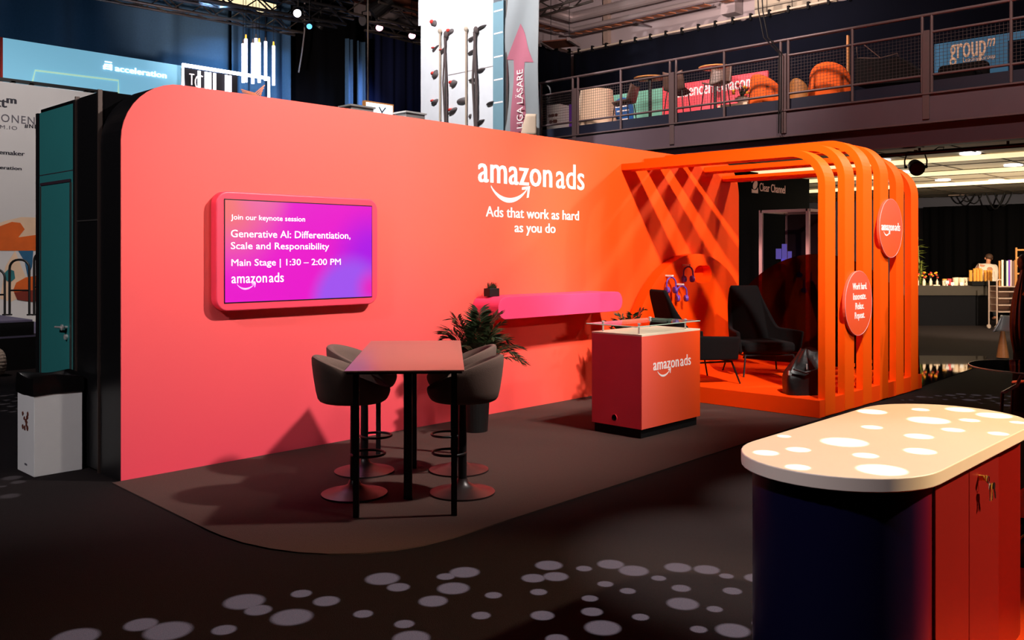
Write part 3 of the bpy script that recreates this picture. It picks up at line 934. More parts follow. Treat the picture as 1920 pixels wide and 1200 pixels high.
def bar_stool(label):
    """faces +X of its own axes; base at z 0"""
    t = thing('bar_stool', label, 'bar stool', (0, 0, 0), 'bar stools at the high table')
    MB().lathe([(0.245, 0.0), (0.245, 0.012), (0.20, 0.024), (0.11, 0.045), (0.05, 0.075), (0.036, 0.11), (0.03, 0.11)], (0, 0, 0), 44).build('base', M['stool_base'], t, smooth=True)
    MB().cyl((0, 0, 0.08), (0, 0, 0.69), 0.033, 0.030, 20).build('column', M['black_metal'], t, smooth=True)
    b = MB().tube([Vector(p) + Vector((0.10, 0, 0)) for p in ring((0, 0, 0.30), 0.125, 32)], 0.010, 8, True)
    b.tube([(0.02, 0.0, 0.30), (0.0, 0.0, 0.30)], 0.012, 8)
    b.build('footrest', M['black_metal'], t, smooth=True)

    def rim(a):
        return 0.80 + 0.24 * (0.5 - 0.5 * math.cos(a)) ** 0.95          # a = 0 in front, pi at the back

    def fn(u, v):
        a = 2 * PI * u
        zr = rim(a)
        k = v * 9
        prof = [(0.02, 0.685), (0.19, 0.685), (0.225, 0.70), (0.245, 0.735), (0.257, zr - 0.025), (0.248, zr), (0.222, zr + 0.004), (0.20, zr - 0.02), (0.185, 0.745), (0.02, 0.74)]
        i = min(8, int(k)); f = k - i
        r = prof[i][0] + (prof[i + 1][0] - prof[i][0]) * f
        z = prof[i][1] + (prof[i + 1][1] - prof[i][1]) * f
        sx = 1.04 - 0.02 * math.cos(a)
        flare = 1 + 0.28 * max(0, (z - 0.78)) * max(0.0, -math.cos(a) + 0.3)
        return Vector((r * math.cos(a) * sx * flare * (1.08 if math.cos(a) < 0 else 1.03), r * math.sin(a) * 1.05 * flare, z))
    MB().grid(fn, 48, 10, True).build('seat_shell', M['stool_fabric'], t, smooth=True, subsurf=1)
    MB().lathe([(0.02, 0.738), (0.17, 0.74), (0.186, 0.755), (0.18, 0.785), (0.14, 0.798), (0.02, 0.80)], (0, 0, 0), 36).build('cushion', M['stool_fabric'], t, smooth=True)
    return t


bs = bar_stool('left front bar stool of the high table, its back to the blank wall')
az = math.atan2(RT.y, RT.x)
spots = [(6.72, -1.175, az + 0.15, None), (7.42, -1.215, az - 0.15, 'left bar stool of the high table standing further back, near the wall'),
         (6.76, -0.372, az + PI - 0.12, 'right front bar stool of the high table, nearest to the camera'),
         (7.46, -0.44, az + PI + 0.05, 'right bar stool of the high table standing in front of the palm')]
for d_, l_, rz, lab in spots:
    p = tf(d_, l_)
    if lab is None: place(bs, (p.x, p.y, 0.009), rz)
    else: dup(bs, (p.x, p.y, 0.009), rz, lab)

# ------------------------------------------------------------------ orange pergola: platform and six bent ribs
GY0 = 4.37
t = thing('pergola', 'bright orange slatted pergola of six bent ribs on a low orange platform', 'pergola', (10.9, 5.7, 0))
MB().box(9.40, 12.46, GY0 + 0.004, 7.14, 0.012, 0.20).build('platform', M['orange_panel'], t)
heights = [2.98, 3.085, 3.17, 3.165, 3.075, 2.975]
for k, H in enumerate(heights):
    x = 9.53 + 0.506 * k
    T, R = 0.082, 0.42
    yo, yi = GY0, WY - 0.005
    outer = [(yo, 0.02)] + [(yo + R - R * math.cos(a), H - R + R * math.sin(a)) for a in [PI / 2 * i / 14 for i in range(15)]] + [(yi, H)]
    inner = [(yi, H - T)] + [(yo + R - (R - T) * math.cos(a), H - R + (R - T) * math.sin(a)) for a in [PI / 2 * i / 14 for i in range(14, -1, -1)]] + [(yo + T, 0.02)]
    MB().prism(outer + inner, (x, 0, 0), EY, EZ, 0.255).build('rib', M['orange'], t)
for k in range(1, 5):
    x = 9.53 + 0.506 * k + 0.255
    for i in range(4):
        MB().box(x, x + 0.251, GY0 + 0.096, GY0 + 0.135, 0.235 + i * 0.075, 0.275 + i * 0.075).build('slat', M['orange'], t)

# round signs on the ribs


def sign_disc(label, px0, px1, pyt, pyb):
    a, c = at(px0, (pyt + pyb) / 2, Y=GY0 - 0.04), at(px1, (pyt + pyb) / 2, Y=GY0 - 0.04)
    cx = (a.x + c.x) / 2
    m = at((px0 + px1) / 2, pyt, Y=GY0 - 0.04); n = at((px0 + px1) / 2, pyb, Y=GY0 - 0.04)
    r = (m.z - n.z) / 2
    cz = (m.z + n.z) / 2
    t = thing('round_sign', label, 'sign', (cx, GY0 - 0.001, cz - r), 'round signs on the orange ribs')
    pts = [(r * math.cos(2 * PI * i / 48), r * math.sin(2 * PI * i / 48)) for i in range(48)]
    dk = MB().prism(pts, (cx, GY0 - 0.001, cz), EX, EZ, 0.035).build('disc', M['disc_print'], t)
    MB().tube([Vector((cx, GY0 - 0.0355, cz)) + EX * u + EZ * v for u, v in pts], 0.003, 5, True).build('disc_rim', M['case_frame'], t)
    return dk, cx, cz, r


t, cx, cz, r = sign_disc('round coral sign with a two word white logo high on the ribs', 1650, 1692, 373, 483)
logo(t, (cx - 0.83 * r, GY0 - 0.036, cz - 0.03), EX, EZ, 1.62 * r, M['white_letter'], tt=0.003)
t, cx, cz, r = sign_disc('round coral sign with four short white lines low on the ribs', 1587, 1634, 508, 629)
for k, (s, w, dz) in enumerate((('Work hard.', 1.06, 0.42), ('Innovate.', 0.98, 0.11), ('Relax.', 0.64, -0.19), ('Repeat.', 0.74, -0.54))):
    hh = 0.21 * r + (0.06 * r if s == 'Repeat.' else 0)
    MB().text(s, (cx + 0.06 * r, GY0 - 0.036, cz + dz * r), EX, EZ, w * r, hh, align='C', t=0.003, bold=0.004).build('lettering', M['white_letter'], t)

# ------------------------------------------------------------------ lounge in the pergola
HX, HR = 11.08, 1.60
t = thing('half_round_panel', 'orange half round backboard with a niche standing against the wall in the pergola', 'panel', (HX, 7.0, 0.20))
nn = at(1316, 514, Y=7.0)
nx, nz, nw, nh = nn.x, nn.z, 0.23, 0.125
PY0, PY1 = 6.98, 7.13


def dense_loop(y):
    n = 240
    ins, outs = [], []
    for i in range(n):
        a = 2 * PI * i / n
        dx, dz = math.cos(a), math.sin(a)
        # rounded slot = segment of half length nw-nh grown by nh
        lo, hi = 0.0, 1.0
        for _ in range(40):
            m_ = (lo + hi) / 2
            x_, z_ = dx * m_, dz * m_
            q = max(0, abs(x_) - (nw - nh))
            if math.hypot(q, z_) < nh: lo = m_
            else: hi = m_
        ins.append(Vector((nx + dx * lo, y, nz + dz * lo)))
        ox, oz = nx - HX, nz - 0.20
        bq = ox * dx + oz * dz
        s_ = -bq + math.sqrt(bq * bq - (ox * ox + oz * oz - HR * HR))
        if dz < 0: s_ = min(s_, -oz / dz)
        if dx > 0: s_ = min(s_, (12.385 - nx) / dx)
        outs.append(Vector((nx + dx * s_, y, nz + dz * s_)))
    return ins, outs


b = MB()
i0, o0 = dense_loop(PY0)
i1, o1 = dense_loop(PY1)
n = len(i0)
b.add(i0 + o0 + i1 + o1, [])
for k in range(n):
    j = (k + 1) % n
    b.f += [(k, j, n + j, n + k), (2 * n + k, 3 * n + k, 3 * n + j, 2 * n + j), (n + k, n + j, 3 * n + j, 3 * n + k), (k, 2 * n + k, 2 * n + j, j)]
b.build('board', M['orange_panel'], t)
MB().box(nx - nw - 0.02, nx + nw + 0.02, PY1 - 0.012, PY1, nz - nh - 0.02, nz + nh + 0.02).build('niche_back', M['orange_panel'], t)
hooks = [(1280, 497), (1248, 517), (1268, 533)]
hp = []
for (px, py) in hooks:
    h = at(px, py, Y=PY0)
    MB().box(h.x - 0.012, h.x + 0.03, PY0 - 0.11, PY0, h.z - 0.012, h.z + 0.012).build('hook', M['white'], t, bevel=0.004, label='small white hook')
    hp.append(h)


def headphones(label):
    """hang from the origin, facing -Y"""
    t = thing('headphones', label, 'headphones', (0, 0, 0), 'purple headphones on hooks')
    band = [(0.072 * math.cos(a), 0, -0.082 + 0.082 * math.sin(a)) for a in [PI * i / 16 for i in range(17)]]
    band = [(0.075, 0, -0.13)] + band + [(-0.075, 0, -0.13)]
    MB().tube(band, 0.011, 8).build('headband', M['purple'], t, smooth=True)
    for s in (-1, 1):
        MB().lathe([(0.02, -0.024), (0.044, -0.020), (0.048, 0.0), (0.044, 0.018), (0.02, 0.024)], (s * 0.062, 0, -0.17), 20, 'X').build('ear_cup', M['purple'], t, smooth=True)
    return t


hd = headphones('purple headphones on the topmost of the three white hooks')
for k, (h, lab, rz) in enumerate(zip(hp, (None, 'purple headphones on the leftmost white hook', 'purple headphones on the lowest white hook'), (-0.5, -0.4, -0.55))):
    loc = (h.x + 0.01, PY0 - 0.085, h.z - 0.022)
    if k == 0: place(hd, loc, rz)
    else: dup(hd, loc, rz, lab)

hs = [(0, 0)] + []
pts = [(-1.42, 0.0)] + [(1.55 * math.cos(a), 1.60 * math.sin(a)) for a in [PI - PI * i / 40 for i in range(41)] if -1.40 < 1.55 * math.cos(a)] 
pts = [(q[0], q[1]) for q in pts]
b = MB().prism(pts[::-1], (12.40, 5.80, 0.20), EY, EZ, 0.012)
single(b, 'acrylic_screen', M['acrylic'], 'dark red tinted half round acrylic screen across the far end of the pergola', 'screen')


def lounge_chair(label):
    """black wing chair facing -Y of its own axes"""
    t = thing('lounge_chair', label, 'armchair', (0, 0, 0), 'black wing chairs in the pergola')

    def fn(u, v):
        # u from the right arm tip round the back to the left arm tip
        s = (u - 0.5) * 2
        A = abs(s)
        back = max(0.0, 1 - A / 0.52)
        zt = 0.60 + 0.56 * (min(1, back * 2.4) ** 1.3 if back > 0 else 0)
        if A > 0.52: zt = 0.60 - 0.03 * (A - 0.52)
        zb = 0.30
        z = zb + (zt - zb) * v
        th = s * 1.75
        px = 0.40 * math.copysign(min(1, (abs(math.sin(min(A * 1.75, PI / 2)))) ** 0.7), s)
        py = 0.30 - 0.34 * max(0, (A - 0.34) / 0.66) * 1.9 if A > 0.34 else 0.30
        px *= 1 + 0.30 * max(0, A - 0.6) * v
        wing = (z - 0.6) * 0.5 if z > 0.6 else 0
        px *= 1 - 0.28 * max(0, z - 0.55)
        lean = 0.30 * max(0, z - 0.35)
        return Vector((px, py + lean * (1 if A < 0.55 else max(0, 1 - (A - 0.55) * 4)), z))
    MB().grid(fn, 41, 12).build('shell', M['black_fabric'], t, smooth=True, solid=0.055, subsurf=1)
    MB().box(-0.345, 0.345, -0.36, 0.30, 0.30, 0.44).build('seat_cushion', M['black_fabric'], t, smooth=True, bevel=0.05)
    b = MB().tube([(-0.33, -0.30, 0.27), (0.33, -0.30, 0.27), (0.33, 0.26, 0.27), (-0.33, 0.26, 0.27)], 0.012, 8, True)
    b.build('frame', M['black_metal'], t)
    for (x, y) in ((-0.33, -0.30), (0.33, -0.30), (-0.33, 0.26), (0.33, 0.26)):
        MB().cyl((x, y, 0.275), (x * 1.18, y * 1.22 + (0.02 if y > 0 else -0.02), 0.0), 0.012, 0.010, 8).build('leg', M['black_metal'], t)
    return t


lc = lounge_chair('black wing chair with thin legs in front of the tinted screen')
p = at(1425, 668, Z=0.2)
lcp = (11.05, 5.98, 0.201)
place(lc, lcp, math.radians(-38))
dup(lc, (9.80, 6.18, 0.201), math.radians(62), 'black wing chair half hidden behind the pink counter')

# black duffel on the platform
t = thing('shoulder_bag', 'black slouching bag leaning at the first orange rib', 'bag', (9.72, 4.62, 0.201))
bc = Vector((9.78, 4.74, 0.201))
ba = Vector((0.72, -0.69, 0)); bbv = Vector((0.69, 0.72, 0))


def bagf(u, v):
    a = 2 * PI * u
    z = v
    w = (0.24 + 0.015 * math.sin(3 * a + 2)) * (1.0 - 0.62 * max(0, v - 0.45) ** 1.2 * 1.4)
    d_ = 0.16 * (1.0 - 0.75 * max(0, v - 0.4) * 1.2)
    ca, sa = math.cos(a), math.sin(a)
    ca = math.copysign(abs(ca) ** 0.55, ca); sa = math.copysign(abs(sa) ** 0.55, sa)
    shift = 0.16 * max(0, v - 0.35)
    hh = 0.50 * v + 0.02 * math.sin(5 * a + 6 * v) * v
    return bc + ba * (w * ca + shift) + bbv * (d_ * sa + 0.012 * math.sin(4 * a + 7 * v)) + EZ * hh


prof = MB().grid(bagf, 40, 14, True)
n = 40
prof.f += [tuple(reversed(range(n))), tuple(range(13 * n, 14 * n))]
prof.build('body', M['bag_black'], t, smooth=True)
MB().tube([bc + ba * -0.18 + bbv * -0.165 + EZ * 0.30, bc + ba * -0.05 + bbv * -0.19 + EZ * 0.26, bc + ba * 0.15 + bbv * -0.18 + EZ * 0.31], 0.012, 8).build('strap', M['bag_black'], t, smooth=True)
MB().obox(bc + ba * -0.03 + bbv * -0.175 + EZ * 0.33, 0.02, 0.012, 0.06, 0.4).build('buckle', M['chrome'], t, label='steel buckle')
MB().obox(bc + ba * -0.215 + bbv * -0.12 + EZ * 0.25, 0.02, 0.02, 0.05, 0.8).build('zip_pull', M['chrome'], t, label='steel zip pull')

# ------------------------------------------------------------------ foreground counter
FX0, FX1, FY0, FY1, FZ = 3.115, 5.045, 1.16, 1.925, 1.0
t = thing('pop_up_counter', 'large foreground counter with a rounded cream top and a navy to red front', 'counter', ((FX0 + FX1) / 2, (FY0 + FY1) / 2, 0))
R = (FY1 - FY0) / 2


def stadium(ins):
    r = R - ins
    cy = (FY0 + FY1) / 2
    return arc(FX1 - R, cy, r, -90, 90, 20) + arc(FX0 + R, cy, r, 90, 270, 20)


MB().prism(stadium(0), (0, 0, FZ - 0.052), EX, EY, 0.052).build('top', M['counter_top'], t, smooth=True, bevel=0.004)
bd = MB().prism([(x - FX0, y - FY0) for x, y in stadium(0.045)], (0, 0, 0.012), EX, EY, FZ - 0.064).build('body', M['front_print'], t, smooth=True)
bd.location = Vector((FX0, FY0, 0)) - Vector(t['_w'])
for v in bd.data.vertices: v.co += Vector(t['_w']); 
DY = FY0 + 0.045
for (xa, xb) in ((3.545, 3.930), (3.936, 4.330)):
    dr = MB().box(xa, xb, DY - 0.010, DY, 0.05, 0.925).build('door', M['red_door'], t, bevel=0.002)
lk = at(1836, 895, Y=DY - 0.012)
MB().lathe([(0.012, 0), (0.012, 0.02), (0.008, 0.022)], (lk.x, DY - 0.031, lk.z), 14, 'Y').build('lock', M['brass'], dr, label='brass lock')
t = thing('key_ring', 'bunch of keys hanging from the lock of the cream topped counter', 'keys', (lk.x, DY - 0.04, lk.z - 0.05))
kc = Vector((lk.x, DY - 0.045, lk.z))
MB().prism([(0.012 * math.cos(a * PI / 6), 0.014 * math.sin(a * PI / 6)) for a in range(12)], kc + EY * 0.008, EX, EZ, 0.004).build('key_in_lock', M['brass'], t)
MB().tube([kc + EX * 0.016 + Vector((0.014 * math.cos(a), 0.003, 0.014 * math.sin(a) - 0.008)) for a in [2 * PI * k / 20 for k in range(20)]], 0.0018, 6, True).build('split_ring', M['black_metal'], t)
for k, (dx, ang, m_) in enumerate(((0.016, 0.05, 'chrome'), (0.034, 0.12, 'black_metal'), (0.030, -0.18, 'brass'), (0.040, 0.35, 'black_metal'))):
    o = kc + EX * dx + EY * (-0.001 - 0.003 * k) - EZ * 0.022
    ux = 1.35 * Vector((math.cos(ang), 0, math.sin(ang))); uz = 1.35 * Vector((-math.sin(ang), 0, math.cos(ang)))
    b = MB().prism([(0.011 * math.cos(a * PI / 8), -0.011 + 0.011 * math.sin(a * PI / 8)) for a in range(16)], o, ux, uz, 0.002)
    b.prism([(-0.0035, -0.02), (-0.0035, -0.052), (0, -0.056), (0.0035, -0.050), (0.006, -0.046), (0.0035, -0.042), (0.006, -0.036), (0.0035, -0.032), (0.0035, -0.02)], o, ux, uz, 0.002)
    b.build('key', M[m_], t)

# ------------------------------------------------------------------ left background: stage, banner, light boards, drapes
# stage with a stepped front, seen past the teal door
s0, s1 = at(-60, 630, Z=0), at(0, 642, Z=0)
s2 = at(72, 657, Z=0)
SA = -1.6
sd = (s2 - s1).normalized(); sn = Vector((-sd.y, sd.x, 0))
if sn.y < 0: sn = -sn
t = thing('stage', 'low black stage with grey felt top and green step edge left of the teal door', 'stage', (s1.x, s1.y, 0))


def slab(b, a0, a1, n0, n1, z0, z1):
    q = [s1 + sd * a0 + sn * n0, s1 + sd * a1 + sn * n0, s1 + sd * a1 + sn * n1, s1 + sd * a0 + sn * n1]
    return b.add([Vector((p.x, p.y, z)) for z in (z0, z1) for p in q], [(3, 2, 1, 0), (4, 5, 6, 7), (0, 1, 5, 4), (1, 2, 6, 5), (2, 3, 7, 6), (3, 0, 4, 7)])


slab(MB(), SA, 5.0, 0.0, 1.7, 0.0, 0.50).build('riser', M['black_matt'], t)
slab(MB(), SA, 5.0, 0.02, 1.7, 0.501, 0.53).build('felt_top', M['stage_top'], t, label='grey violet felt top')
slab(MB(), 0.2, 5.0, -0.012, 0.0, 0.36, 0.50).build('green_edge', M['green_edge'], t, label='green step edge')
slab(MB(), SA, 5.0, 1.0, 1.7, 0.53, 0.74).build('upper_riser', M['black_matt'], t)
slab(MB(), SA, 5.0, 1.02, 1.7, 0.741, 0.77).build('upper_felt_top', M['stage_top'], t, label='grey violet felt top')
for (px0, px1, pt, pb, lab) in ((-22, 9, 505, 585, 'black tube railing of the stage cut by the left picture edge'), (18, 55, 487, 575, 'black tube railing with rounded corners in the middle of the stage'), (64, 95, 473, 552, 'black tube railing of the stage nearest to the teal door')):
    Dg = 18.6
    a, b_ = at(px0, pb, D=Dg), at(px1, pb, D=Dg)
    top = at(px0, pt, D=Dg).z
    z0 = 0.53
    a.z = b_.z = z0
    r = 0.18
    e = (b_ - a).normalized(); L = (b_ - a).length
    pts = [a] + [a + e * (r - r * math.cos(q)) + EZ * (top - z0 - r + r * math.sin(q)) for q in [PI / 2 * i / 5 for i in range(6)]] + \
          [b_ - e * (r - r * math.cos(q)) + EZ * (top - z0 - r + r * math.sin(q)) for q in [PI / 2 * i / 5 for i in range(5, -1, -1)]] + [b_]
    t2 = thing('stage_railing', lab, 'railing', a, 'black railings on the stage')
    MB().tube(pts, 0.024, 8).build('frame_tube', M['black_metal'], t2, smooth=True)
    zz = z0 + (top - z0) * 0.45
    MB().tube([Vector((a.x, a.y, zz)), Vector((b_.x, b_.y, zz))], 0.02, 8).build('middle_tube', M['black_metal'], t2)
    for p in (a, b_):
        MB().cyl((p.x, p.y, 0.53), (p.x, p.y, 0.56), 0.05, 0.05, 12).build('foot', M['black_metal'], t2)

# white banner
BY = 22.6
bp0, bp1 = at(-150, 150, Y=BY), at(200, 178, Y=BY)
bz1 = at(60, 160, Y=BY).z
t = thing('event_banner', 'large white printed fabric banner with dark lettering behind the teal door', 'banner', ((bp0.x + bp1.x) / 2, BY, 0))
MB().box(bp0.x, bp1.x, BY, BY + 0.04, 0.0, bz1).build('cloth', M['banner'], t)
fr = MB()
zr = at(60, 152, Y=BY).z
fr.box(bp0.x, bp1.x + 0.4, BY + 0.3, BY + 0.38, zr - 0.03, zr + 0.05)
fr.build('top_rail', M['black_metal'], t)
for px in (-60, 24, 59, 161, 172):
    p = at(px, 150, Y=BY + 0.34)
    MB().box(p.x - 0.05, p.x + 0.05, BY + 0.30, BY + 0.38, bz1 - 0.6, zr).build('rail_post', M['black_metal'], t)


def banner_text(s, px0, px1, pyb, hpx, m, bold=0.0, sp=1.0, Y=BY, root=None, name='lettering', lean=0):
    a, b_ = at(px0, pyb, Y=Y), at(px1, pyb + lean, Y=Y)
    h = hpx / FPX * a.dot(FW)
    MB().text(s, (a.x, Y, a.z), EX, EZ, b_.x - a.x, h, t=0.01, bold=bold, space=sp).build(name, m, root)


banner_text('next', -42, 12, 196, 15, M['ink'], 0.02, root=t)
banner_text('m', 13, 30, 193, 9, M['ink'], 0.03, root=t)
banner_text('EXPONENT', -40, 80, 224, 15, M['ink_grey'], 0.0, 1.15, root=t)
banner_text('NEXTM.IO', -44, 32, 237, 7, M['ink_grey'], 0.0, 1.2, root=t)
banner_text('#NEXTM', 46, 96, 240, 8, M['ink'], 0.02, 1.2, root=t)
banner_text('wavemaker', -28, 46, 287, 8, M['ink'], 0.02, root=t)
banner_text('acceleration', -30, 40, 315, 6.5, M['ink'], 0.02, root=t)


def blob(pts, m, name, off):
    o = at(0, 476, Y=BY)
    q = []
    for (px, py) in pts:
        p = at(px, py, Y=BY)
        q.append((p.x, p.z))
    MB().prism(q[::-1] if False else q, (0, BY - off, 0), EX, EZ, 0.004).build(name, m, t)


blob([(-60, 470), (-50, 440), (-20, 425), (10, 414), (40, 407), (75, 408), (100, 420), (110, 470)], M['m_cream'], 'printed_cap', 0.001)
blob([(-60, 470), (-40, 440), (0, 424), (22, 416), (38, 418), (46, 430), (34, 445), (70, 440), (100, 447), (106, 470)], M['m_orange'], 'printed_cap', 0.006)
blob([(34, 470), (62, 470), (60, 500), (52, 520), (46, 490)], M['m_blue'], 'printed_stem', 0.007)
blob([(0, 560), (10, 500), (28, 470), (40, 500), (52, 528), (40, 556), (20, 566)], M['m_cream'], 'printed_stem', 0.002)
blob([(24, 545), (30, 530), (48, 520), (75, 516), (100, 530), (104, 548), (60, 560), (34, 556)], M['m_orange'], 'printed_cap', 0.010)
blob([(26, 548), (60, 544), (100, 540), (102, 560), (60, 566), (32, 562)], M['m_red'], 'printed_gills', 0.012)
blob([(8, 512), (16, 504), (26, 508), (28, 522), (18, 530), (9, 524)], M['m_teal'], 'printed_spot', 0.012)

# tyre of a barrow at the left edge
tp = at(-4, 705, Z=0)
tz = 0.20
t = thing('barrow_wheel', 'tan rubber wheel with chunky tread on the floor at the left edge', 'wheel', (tp.x, tp.y, 0))
wa = RT * 0.8 + FW * -0.6
wa.normalize(); wb = Vector((-wa.y, wa.x, 0))
b = MB()
for k in range(36):
    pass


def tyre(u, v):
    a, c = 2 * PI * u, 2 * PI * v
    r = 0.145 + 0.055 * math.cos(c) + (0.006 if int(u * 48) % 2 and math.cos(c) > 0.2 else 0)
    return Vector((tp.x, tp.y, tz + 0.003)) + wa * (r * math.cos(a)) + EZ * (r * math.sin(a)) + wb * (0.055 * math.sin(c))


MB().grid(tyre, 96, 14, True).build('tyre', M['rubber'], t, smooth=False)
MB().tube([Vector((tp.x, tp.y, tz)) - wb * 0.05, Vector((tp.x, tp.y, tz)) + wb * 0.05], 0.10, 20).build('hub', M['alu'], t)

# LED board
LY = 25.0
l0, l1 = at(5, 100, Y=LY), at(341, 150, Y=LY)
zt = (at(5, 73, Y=LY).z + at(341, 121, Y=LY).z) / 2
t = thing('led_board', 'wide pale blue light board with white lettering below the dark drape', 'display', ((l0.x + l1.x) / 2, LY, 0))
MB().box(l0.x, l1.x, LY, LY + 0.3, 2.8, zt).build('screen', M['led_blue'], t)
MB().box(l0.x - 0.06, l0.x, LY - 0.02, LY + 0.3, 2.8, zt).build('edge', M['hold_red'], t, label='thin red edge')
for x in (l0.x + 0.4, (l0.x + l1.x) / 2, l1.x - 0.4):
    MB().box(x - 0.06, x + 0.06, LY + 0.08, LY + 0.2, 0, 2.8).build('stand', M['black_metal'], t)
banner_text('acceleration', 216, 312, 133, 11, M['led_white'], 0.015, Y=LY - 0.012, root=t, lean=9)
o = at(194, 129, Y=LY - 0.012); e = at(210, 130, Y=LY - 0.012); hh = at(194, 114, Y=LY).z - o.z
w_ = e.x - o.x
b = MB()
b.box(o.x + w_ * 0.15, o.x + w_, LY - 0.02, LY, o.z + hh * 0.86, o.z + hh)
b.box(o.x + w_ * 0.1, o.x + w_, LY - 0.02, LY, o.z + hh * 0.5, o.z + hh * 0.66)
b.box(o.x, o.x + w_, LY - 0.02, LY, o.z, o.z + hh * 0.16)
b.box(o.x, o.x + w_ * 0.22, LY - 0.02, LY, o.z, o.z + hh * 0.45)
b.box(o.x + w_ * 0.78, o.x + w_, LY - 0.02, LY, o.z, o.z + hh * 0.66)
b.box(o.x, o.x + w_, LY - 0.02, LY, o.z + hh * 0.28, o.z + hh * 0.4)
b.build('board_emblem', M['led_white'], t)
q = [at(px, py, Y=LY - 0.01) for px, py in ((58, 165), (66, 132), (222, 151), (222, 175))]
MB().tube(q, 0.025, 6).build('drawn_line', M['led_line'], t, label='thin pale green line')
q0, q1 = at(90, 165, Y=LY - 0.012), at(158, 172, Y=LY - 0.012)
MB().box(q0.x, q1.x, LY - 0.02, LY, q0.z - 0.05, q0.z + 0.04).build('text_line', M['led_white'], t)

# neon framed sign and hanging tubes
NY_ = 24.0
t = thing('neon_sign', 'white neon outlined sign box next to the pale blue light board', 'sign', (at(420, 150, Y=NY_).x, NY_, 0))
a, b_ = at(343, 150, Y=NY_), at(504, 150, Y=NY_)
za = (at(343, 124, Y=NY_).z + at(504, 145, Y=NY_).z) / 2
zb = za - 1.15
MB().tube([(a.x, NY_, zb), (a.x, NY_, za), (b_.x, NY_, za), (b_.x, NY_, zb)], 0.055, 8).build('outline_tube', M['neon'], t)
MB().box(a.x + 0.04, b_.x - 1.0, NY_ + 0.06, NY_ + 0.2, zb, za - 0.06).build('sign_back', M['black_matt'], t)
MB().tube([(a.x, NY_, za - 0.62), (a.x + 0.22, NY_, za - 0.66)], 0.05, 8).build('neon_letter', M['neon'], t)
for px in (373, 386, 393, 402, 424, 431):
    x = at(px, 150, Y=NY_).x
    MB().tube([(x, NY_ - 0.01, za - 0.10), (x, NY_ - 0.01, zb)], 0.040, 8).build('neon_letter', M['neon'], t)
MB().tube([(a.x + 0.20, NY_ + 0.02, za - 0.22), (a.x + 0.34, NY_ + 0.02, za - 0.22), (a.x + 0.27, NY_ + 0.02, za - 0.22), (a.x + 0.27, NY_ + 0.02, za - 0.52)], 0.018, 6).build('letter', M['white'], t)
MB().tube([(x_ + a.x + 0.52, NY_ + 0.02, z_ + za - 0.42) for x_, z_ in [(0.15 * math.cos(q), 0.2 * math.sin(q)) for q in [PI / 3 + 1.4 * PI * i / 12 for i in range(13)]]], 0.018, 6).build('letter', M['white'], t)
for x in (a.x + 0.3, b_.x - 1.2):
    MB().box(x - 0.05, x + 0.05, NY_ + 0.08, NY_ + 0.16, 0, zb).build('post', M['black_metal'], t)
b = MB()
for i in range(5):
    b.tube([at(452 + 2 * i, 168 + 4 * i, Y=NY_ + 0.12), at(478 + 3 * i, 175 + 2 * i, Y=NY_ + 0.12), at(496 - 2 * i, 160 + 5 * i, Y=NY_ + 0.12)], 0.02, 6)
b.build('copper_tubes', M['tray'], t, smooth=True)
TYY = 22.5
for k, (px, pt, pb) in enumerate(((456, 82, 155), (461, 73, 154), (474, 81, 157), (480, 72, 146), (486, 80, 155), (498, 78, 151), (513, 86, 160))):
    a = at(px, pt, Y=TYY + 0.12 * (k % 3)); b_ = at(px, pb, Y=TYY + 0.12 * (k % 3)); b_.x, b_.y = a.x, a.y
    w_ = ['first', 'second', 'third', 'fourth', 'fifth', 'sixth', 'last'][k]
    t = thing('pendant_tube_lamp', w_ + ' from the left of the white tube lamps hanging above the neon sign', 'lamp', b_, 'hanging tube lamps')
    MB().cyl(b_, a, 0.042, 0.042, 10).build('tube', M['neon'], t)
    MB().cyl(a, a + EZ * 0.12, 0.03, 0.02, 8).build('socket', M['gold_bulb'] if k in (1, 4, 6) else M['alu'], t)
    MB().cyl(a + EZ * 0.12, a + EZ * 2.4, 0.008, 0.008, 5).build('cord', M['black_metal'], t)

# drapes: dark violet to blue on the left, gaps and panels to its right
DY_ = 30.0
d0 = at(-420, 300, Y=DY_).x
dm = at(430, 300, Y=DY_).x
d1 = at(546, 300, Y=DY_).x
drape('stage_drape', (d0, DY_), (dm, DY_), 0, 12.5, M['drape_blue'], 'wide dark blue drape above the pale blue light board', 0.26, 1.9, 3)
drape('stage_drape', (dm + 0.05, DY_ + 0.1), (d1, DY_ + 0.1), 0, 12.5, M['drape_blue'], 'lit blue drape behind the hanging tube lamps', 0.13, 0.62, 5)
x0, x1 = at(540, 100, Y=33).x, at(668, 100, Y=33).x
drape('black_drape', (x0, 33), (x1, 33), 0, 12.5, M['drape_black'], 'black drape between the lit blue drape and the narrow blue drapes', 0.06, 1.1, 8)
x0, x1 = at(648, 100, Y=29).x, at(661, 100, Y=29).x
drape('narrow_drape', (x0, 29), (x1, 29), 0, 10.2, M['drape_blue'], 'left one of two narrow blue drapes right of the black drape', 0.09, 0.34, 9)
x0, x1 = at(669, 100, Y=29).x, at(683, 100, Y=29).x
drape('narrow_drape', (x0, 29), (x1, 29), 0, 10.2, M['drape_blue'], 'right one of two narrow blue drapes right of the black drape', 0.09, 0.34, 10)
x0, x1 = at(686, 100, Y=31).x, at(800, 100, Y=31).x
drape('navy_drape', (x0, 31), (x1 + 1, 31), 0, at(740, 66, Y=31).z, M['drape_navy'], 'dark navy drape left of the white climbing wall', 0.08, 0.6, 12)

# roof trusses and lamps


